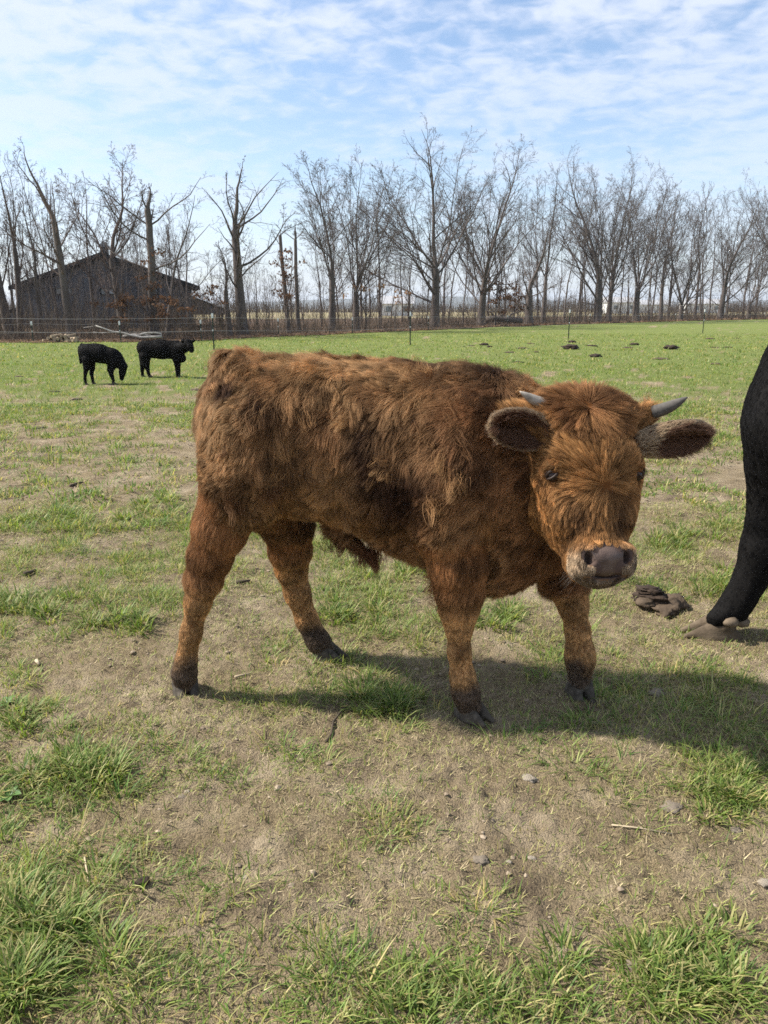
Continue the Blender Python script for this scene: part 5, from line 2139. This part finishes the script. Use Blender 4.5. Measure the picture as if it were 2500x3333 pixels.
# roof: two slabs with overhang
for (xa, za), (xb, zb) in (((bx0 - .55, bz_e0 - .16), (bxp, bzp + .04)), ((bxp, bzp + .04), (bx1 + .55, bz_e1 - .16))):
    r = MB()
    r.prism([(xa - bc_[0], za), (xb - bc_[0], zb), (xb - bc_[0], zb + .16), (xa - bc_[0], za + .16)], -.45, DEPTH + .4)
    rf = link('roof', r.mesh('roof'), M_barn_roof, barn)
    fb = MB()
    fb.prism([(xa - bc_[0], za - .10), (xb - bc_[0], zb - .10), (xb - bc_[0], zb + .10), (xa - bc_[0], za + .10)], -.50, -.453)
    link('bargeboard', fb.mesh('bargeboard'), M_frame, rf)
barn.rotation_euler = (0, 0, math.radians(15))
barn.scale = (.96, 1, 1)
# cupola
c = MB()
cxp = BP(331, 820)[0] - bc_[0]
c.box((cxp, 2.4, bzp + .30), (.52, .52, .75))
cu = link('cupola', c.mesh('cupola'), M_galv, barn)
r = MB()
r.add(np.array([[cxp - .40, 2.0, bzp + .68], [cxp + .40, 2.0, bzp + .68], [cxp + .40, 2.8, bzp + .68], [cxp - .40, 2.8, bzp + .68], [cxp, 2.4, bzp + 1.12]]), [np.array([[0, 3, 2, 1]]), np.array([[0, 1, 4], [1, 2, 4], [2, 3, 4], [3, 0, 4]])])
link('cupola_roof', r.mesh('cupola_roof'), M_galv, cu)
for dx in (-.13, .13):
    l_ = MB()
    for q_ in range(4):
        l_.box((cxp + dx, 2.13, bzp + .18 + q_ * .12), (.20, .04, .05))
    link('louver', l_.mesh('louver'), M_frame, cu)
# lean-tos
for side, (pa, pb) in ((-1, ((75, 1003), (-20, 1038))), (1, ((628, 968), (745, 1012)))):
    a, b = BP(*pa), BP(*pb)
    r = MB()
    xa, xb = sorted((a[0], b[0]))
    za, zb = (a[1], b[1]) if a[0] < b[0] else (b[1], a[1])
    r.prism([(xa - bc_[0], za), (xb - bc_[0], zb), (xb - bc_[0], zb + .12), (xa - bc_[0], za + .12)], 0.3, DEPTH - 1)
    lt = link('lean_to', r.mesh('lean_to_roof'), M_barn_roof, barn)
    for yy in (.5, 4, 7.5):
        p_ = MB()
        ox = b[0] + (.25 if side < 0 else -.25)
        p_.box((ox - bc_[0], yy, (b[1] - .1) / 2 - .1), (.16, .16, b[1] + .1))
        link('post', p_.mesh('post'), M_frame, lt)
    w_ = MB()
    w_.prism([(xa + (.3 if side < 0 else .0) - bc_[0], za * 1.0 - .03), (xb - bc_[0], zb - .03), (xb - bc_[0], min(za, zb) - .25), (xa - bc_[0], min(za, zb) - .25)], .42, .50)
    link('fascia', w_.mesh('fascia'), M_barn, lt)

# ------------------------------------------------------------------ far sheds beyond the wood
M_white = simple_mat('white_paint', (0.62, 0.62, 0.60), (0.75, 0.75, 0.73), 2, 0.7)
M_shed_roof = simple_mat('grey_roof', (0.30, 0.30, 0.31), (0.42, 0.42, 0.43), 2, 0.7)
for px, w, h, dist, lab in ((2005, 9, 3.0, 220, 'pale low building far behind the right twin trunks'), (2085, 14, 2.6, 260, 'long white building far beyond the wood on the right'), (2265, 12, 2.8, 250, 'white building glimpsed far behind the trees near the right fence post'), (1290, 6, 2.2, 150, 'small white building seen far between the thin trunks left of the tallest oak')):
    x = (px - 1250) / FPX * dist
    hs = thing('house', (x, dist, 0), lab, 'building')
    m = MB()
    m.prism([(-w / 2, -.3), (w / 2, -.3), (w / 2, h), (-w / 2, h)], 0, 7)
    wl = link('wall', m.mesh('house_wall'), M_white, hs)
    r = MB()
    r.add(np.array([[-w / 2 - .4, -.4, h + .01], [w / 2 + .4, -.4, h + .01], [w / 2 + .4, 7.4, h + .01], [-w / 2 - .4, 7.4, h + .01], [-w / 2 - .4, 3.5, h + 1.5], [w / 2 + .4, 3.5, h + 1.5]]), [np.array([[0, 1, 5, 4], [2, 3, 4, 5], [3, 2, 1, 0]]), np.array([[0, 4, 3], [1, 2, 5]])])
    link('roof', r.mesh('house_roof'), M_shed_roof, hs)
    for q_ in range(2):
        g_ = MB()
        g_.box((-w / 4 + q_ * w / 2, -.03, h * .55), (1.1, .05, 1.0))
        link('window', g_.mesh('house_window'), M_glass, hs)

# ------------------------------------------------------------------ fences
M_post = simple_mat('green_post', (0.010, 0.022, 0.014), (0.022, 0.036, 0.024), 6, 0.5, 0.4)
M_cap = simple_mat('white_plastic', (0.62, 0.63, 0.62), (0.75, 0.75, 0.74), 4, 0.5)
M_wire = simple_mat('fence_wire', (0.20, 0.20, 0.20), (0.32, 0.32, 0.32), 3, 0.5, 0.5)


def t_post(x, y, h, parent, base, wide=.022):
    z = ground_z(x, y)
    m = MB()
    m.box((x - base[0], y - base[1], z + h / 2 - .15), (wide * 1.9, wide * .5, h + .3))
    m.box((x - base[0], y - base[1] + wide * .6, z + h / 2 - .15), (wide * .5, wide * 1.0, h + .3))
    for q_ in range(int(h / .12)):
        m.box((x - base[0], y - base[1] - wide * .32, z + .15 + q_ * .12), (wide * .7, wide * .16, .03))
    p = link('post', m.mesh('fence_post'), M_post, parent)
    c_ = MB()
    c_.box((x - base[0], y - base[1], z + h - .055), (wide * 2.6, wide * 2.0, .15))
    c_.box((x - base[0], y - base[1] - wide * 1.2, z + h - .07), (wide * 1.2, wide * 1.2, .05))
    link('insulator_cap', c_.mesh('insulator_cap'), M_cap, p)
    for hz in (h * .56,):
        c_ = MB()
        c_.box((x - base[0], y - base[1] - wide * .9, z + hz), (wide * 1.4, wide * 1.3, .045))
        link('insulator', c_.mesh('insulator'), M_cap, p)


def wires(pts, heights, parent, base, rad):
    for hh in heights:
        P_ = []
        for (xa, ya), (xb, yb) in zip(pts[:-1], pts[1:]):
            for q_ in range(8):
                f = q_ / 8
                x, y = xa + (xb - xa) * f, ya + (yb - ya) * f
                P_.append((x - base[0], y - base[1], hh - .045 * 4 * f * (1 - f)))
        P_.append((pts[-1][0] - base[0], pts[-1][1] - base[1], hh))
        m = MB()
        m.tube(P_, rad, 4)
        link('wire', m.mesh('fence_wire'), M_wire, parent)


# front fence: green T posts crossing the field
fp = [ground_pt(px, py)[:2] for px, py in ((697, 1140), (1335, 1125), (1850, 1102), (2287, 1086))]
fp = [np.array(p) for p in fp]
left1 = fp[0] + np.array([-7.4, -.9])
left2 = left1 + np.array([-8.0, -1.0])
right1 = fp[-1] + np.array([11.0, 8.5])
allp = [left2, left1] + fp + [right1]
fb_ = np.array([fp[1][0], fp[1][1], 0.0])
ff = thing('wire_fence', fb_, 'wire fence on green posts with white caps crossing the field', 'fence')
for j, p in enumerate(allp):
    d = p[1]
    if j == 1:
        continue
    hh = 1.16 if j < 4 else 1.25
    t_post(p[0], p[1], hh, ff, fb_, .022)
wires([tuple(p) for p in allp], (1.03, .62), ff, fb_, .0032)
# rear fence along the wood
rp = []
for px in (-140, 135, 413, 670, 915, 1150, 1390, 1640, 1900, 2170, 2450, 2750):
    d = edge_depth(px) - .55
    rp.append(((px - 1250) / FPX * d, d))
rb = np.array([rp[3][0], rp[3][1], 0.0])
rfn = thing('wire_fence', rb, 'second wire fence close along the edge of the wood behind the field', 'fence')
for p in rp:
    t_post(p[0], p[1], .82, rfn, rb, .022)
wires(rp, (.74, .40), rfn, rb, .0022)

# ------------------------------------------------------------------ dung in the field
M_dung = simple_mat('dark_dung', (0.018, 0.011, 0.007), (0.055, 0.036, 0.024), 14, 0.8, 0.25, 0.02, 40)
M_dung_dry = simple_mat('dry_dung', (0.050, 0.036, 0.025), (0.13, 0.095, 0.065), 14, 0.9, 0.15, 0.02, 40)
heaps = [blob_mesh('dung', 40 + i, 3, 0.55, (1, .8, .38), 2.2) for i in range(4)]
flats = [blob_mesh('dung', 60 + i, 3, 0.35, (1, .7, .16), 1.8) for i in range(3)]
spec = [(1857, 1137, 30, 0, 'largest dark dung heap of the field, on the grass right of the second fence post'),
        (1937, 1163, 22, 0, 'dark dung heap nearest the calf head among those on the far grass'),
        (2183, 1138, 28, 0, 'wide dark dung heap below the right end of the row of heaps'),
        (2065, 1124, 17, 0, 'small dark dung heap right of the largest one'),
        (1576, 1123, 17, 0, 'round dark dung heap left of the middle of the far field'),
        (1860, 1113, 15, 0, 'brown dung heap just behind the largest one by the post foot'),
        (1593, 1131, 11, 0, 'tiny dung heap at the foot of the round dark heap'),
        (1535, 1124, 14, 1, None), (1508, 1126, 12, 1, None), (1700, 1135, 24, 1, 'brown flattened dung patch midway across the far field'), (1728, 1122, 16, 1, None), (1925, 1128, 26, 1, 'broken brown dung patch right of the largest heap'), (2045, 1134, 20, 1, None),
        (2152, 1168, 34, 1, 'long flat brown dung patch in front of the wide heap'), (2370, 1131, 20, 1, None), (2313, 1103, 20, 1, 'brown dung patch right of the last fence post foot'), (2395, 1101, 13, 1, None), (1688, 1182, 24, 1, 'flat dark dung patch just above the calf neck'), (1660, 1148, 22, 1, None), (1360, 1139, 10, 1, None), (2325, 1132, 18, 1, None), (2330, 1187, 24, 1, None), (1745, 1147, 12, 1, None),
        (175, 1273, 26, 1, 'dark dung patch on the grass left of the grazing calf feet'), (60, 1222, 24, 1, None), (640, 1268, 24, 1, None), (250, 1300, 22, 1, None), (130, 1395, 26, 1, None)]
for i, (px, py, r, flat, lab) in enumerate(spec):
    p = ground_pt(px, py)
    me = (flats if flat else heaps)[i % (3 if flat else 4)]
    o = link('dung', me, M_dung_dry if flat and i % 2 else M_dung)
    s = r * p[1] / FPX * .8
    o.location = (p[0], p[1], ground_z(p[0], p[1]) + s * (.05 if flat else .2))
    o.scale = (s, s * 1.3, s * .95)
    o.rotation_euler = (0, 0, rr.uniform(-.5, .5))
    if lab:
        tag(o, lab, 'dung')
    else:
        tag(o, 'small flat scrap of old dung lying in the field grass', 'dung', 'small scraps of old dung')

# the fresh pile beside the calf's head: folded layers
pc = ground_pt(2140, 1965)
pile = thing('dung', (pc[0], pc[1], ground_z(pc[0], pc[1]) - .012), 'big brown folded dung pile right of the calf front legs', 'dung')
pile.scale = (1.12, 1.12, .78)
lay = [(0, 0, .030, .105, .075, .042, 1), (-.025, .02, .062, .078, .060, .036, 2), (-.030, .03, .095, .058, .045, .026, 3), (.055, -.01, .045, .055, .05, .038, 4), (.015, -.065, .024, .066, .035, .030, 5), (-.055, -.02, .05, .045, .045, .028, 6)]
for dx, dy, dz, rx, ry, rz, sd_ in lay:
    me = blob_mesh('dung_fold', 200 + sd_, 3, 0.40, (rx, ry, rz), 2.2)
    o = link('fold', me, M_dung if sd_ in (2, 3) else M_dung_dry, pile)
    o.location = (dx, dy, dz)
    o.rotation_euler = (rr.uniform(-.3, .3), rr.uniform(-.2, .2), rr.random() * 3)
rd_ = MB()
for q_ in range(5):
    a0 = np.linspace(.3, 2.8, 9)
    rr_ = .030 + .010 * q_
    rd_.tube([(-.03 + rr_ * math.cos(t) * 1.2, .02 - rr_ * math.sin(t) * .75, .122 - .008 * q_ - .003 * q_ * q_ * .5) for t in a0], .004, 5)
link('ridge', rd_.mesh('dung_ridge', True), M_dung, pile)

# ------------------------------------------------------------------ stones, sticks and scraps
M_stone = simple_mat('field_stone', (0.24, 0.20, 0.155), (0.42, 0.36, 0.28), 18, 0.9, 0.15, 0.006, 60)
M_stone_g = simple_mat('grey_stone', (0.17, 0.14, 0.105), (0.29, 0.24, 0.185), 18, 0.95, 0.05, 0.006, 60)
stones = [(1720, 2532, 30, 'pale tan stone on bare soil below the calf front hooves', 0), (2186, 2632, 40, 'flat grey stone in the straw at lower right', 1), (2395, 2705, 20, 'small grey stone near the right edge below the flat one', 1), (1565, 2808, 30, 'half buried grey stone in the worn soil at lower centre', 1), (1730, 2795, 16, 'small pale stone right of the half buried grey one', 0),
          (2490, 2875, 24, 'pale stone cut by the lower right edge', 0), (592, 2598, 18, 'oval grey stone on the crumbly soil at lower left', 1), (610, 2578, 12, 'small tan pebble touching the oval grey stone', 0), (1785, 1985, 10, 'tiny pale pebble under the calf chest', 0), (2140, 2255, 40, 'flat brown slab of dry earth right of the far front hoof', 1), (1655, 2810, 14, 'little pale stone left of the small pale one', 0), (2065, 3165, 28, 'grey brown clod in the grass at bottom right', 1), (800, 2855, 14, 'small whitish stone near the dark scrap at lower left', 0)]
for i, (px, py, r, lab, mt) in enumerate(stones):
    p = ground_pt(px, py)
    t_ = np.linalg.norm(p - np.array([0, 0, CAM_H]))
    s = r * t_ / FPX * .74
    o = link('stone', blob_mesh('stone', 300 + i, 3, .5, (1, .75, .34), 2.0), M_stone_g if mt else M_stone)
    o.location = (p[0], p[1], ground_z(p[0], p[1]) + s * .02)
    o.scale = (s, s * 1.1, s)
    o.rotation_euler = (0, 0, rr.uniform(-.6, .6))
    tag(o, lab, 'stone')
M_stick = simple_mat('stick', (0.035, 0.026, 0.018), (0.10, 0.075, 0.05), 20, 0.9)
M_chip = simple_mat('wood_chip', (0.30, 0.235, 0.15), (0.50, 0.41, 0.28), 20, 0.85)
for pxs_, lab, rad_, mt in (([(1062, 2408), (1078, 2385), (1085, 2345), (1115, 2310), (1128, 2300)], 'crooked dark stick on the soil left of the near front hoof', .006, M_stick), ([(765, 2212), (790, 2204), (815, 2198)], 'thin grey twig lying right of the near hind hoof', .005, M_chip), ([(275, 2790), (285, 2850), (290, 2910)], 'pale straw stalk standing on edge at lower left', .0025, M_chip),
                           ([(1990, 2690), (2080, 2698), (2190, 2712)], 'long thin pale stalk lying below the flat grey stone', .0025, M_chip), ([(230, 1588), (255, 1578), (272, 1576)], 'dark scrap of wood in the left grass level with the calf thigh', .012, M_stick), ([(80, 1880), (100, 1875), (118, 1870)], 'dark bit of bark at the left edge in the grass', .012, M_stick), ([(120, 2160), (128, 2170)], 'pale wood chip at the left edge', .008, M_chip), ([(770, 1908), (815, 1902)], 'dark shiny leaf between the hind legs', .010, M_stick)):
    P_ = []
    for a, b in pxs_:
        q = ground_pt(a, b)
        P_.append((q[0], q[1], ground_z(q[0], q[1]) + rad_ * .9 + .003))
    b0 = np.array(P_[0])
    m = MB()
    m.tube(np.array(P_) - b0, np.linspace(rad_, rad_ * .5, len(P_)), 6)
    o = link('stick', m.mesh('stick', True), mt)
    o.location = b0
    tag(o, lab, 'stick')
p = ground_pt(466, 2890)
o = link('dung', blob_mesh('dung', 411, 3, .4, (.017, .011, .009), 1.8), M_dung)
o.location = (p[0], p[1], ground_z(p[0], p[1]) + .008)
o.rotation_euler = (0, 0, .5)
tag(o, 'small dark dung crumb on the straw at lower left', 'dung')
# broad leaved weeds at the left edge
M_weed = simple_mat('weed_leaf', (0.05, 0.11, 0.02), (0.10, 0.18, 0.04), 20, 0.5, 0.4)
for px, py, n_, s, lab in ((30, 2590, 9, .035, 'broad leaved weed on bare soil at the left edge'), (20, 2290, 8, .03, 'yellowish broad leaved weed higher up the left edge')):
    p = ground_pt(px, py)
    wd_ = thing('weed', (p[0], p[1], ground_z(p[0], p[1])), lab, 'weed')
    for i in range(n_):
        a = i * 2.4 + .3
        tl = .35 + .5 * rr.random()
        l = s * (.7 + .6 * rr.random())
        ax_ = np.array([math.cos(a), math.sin(a), 0])
        bx_ = np.array([-math.sin(a), math.cos(a), 0])
        st_ = [0, .3, .6, .85, 1.0]
        wdt = [.1, .42, .5, .3, .02]
        V = []
        for s_, w_ in zip(st_, wdt):
            c_ = ax_ * l * s_ + np.array([0, 0, l * (tl * s_ - .5 * tl * s_ * s_) + .004])
            V += [c_ - bx_ * w_ * l * .5 + np.array([0, 0, .15 * w_ * l]), c_, c_ + bx_ * w_ * l * .5 + np.array([0, 0, .15 * w_ * l])]
        f = []
        for q_ in range(4):
            for e in (0, 1):
                f.append((q_ * 3 + e, q_ * 3 + e + 1, q_ * 3 + e + 4, q_ * 3 + e + 3))
        link('leaf', mesh_np('weed_leaf', np.array(V), [np.array(f)], True), M_weed, wd_)
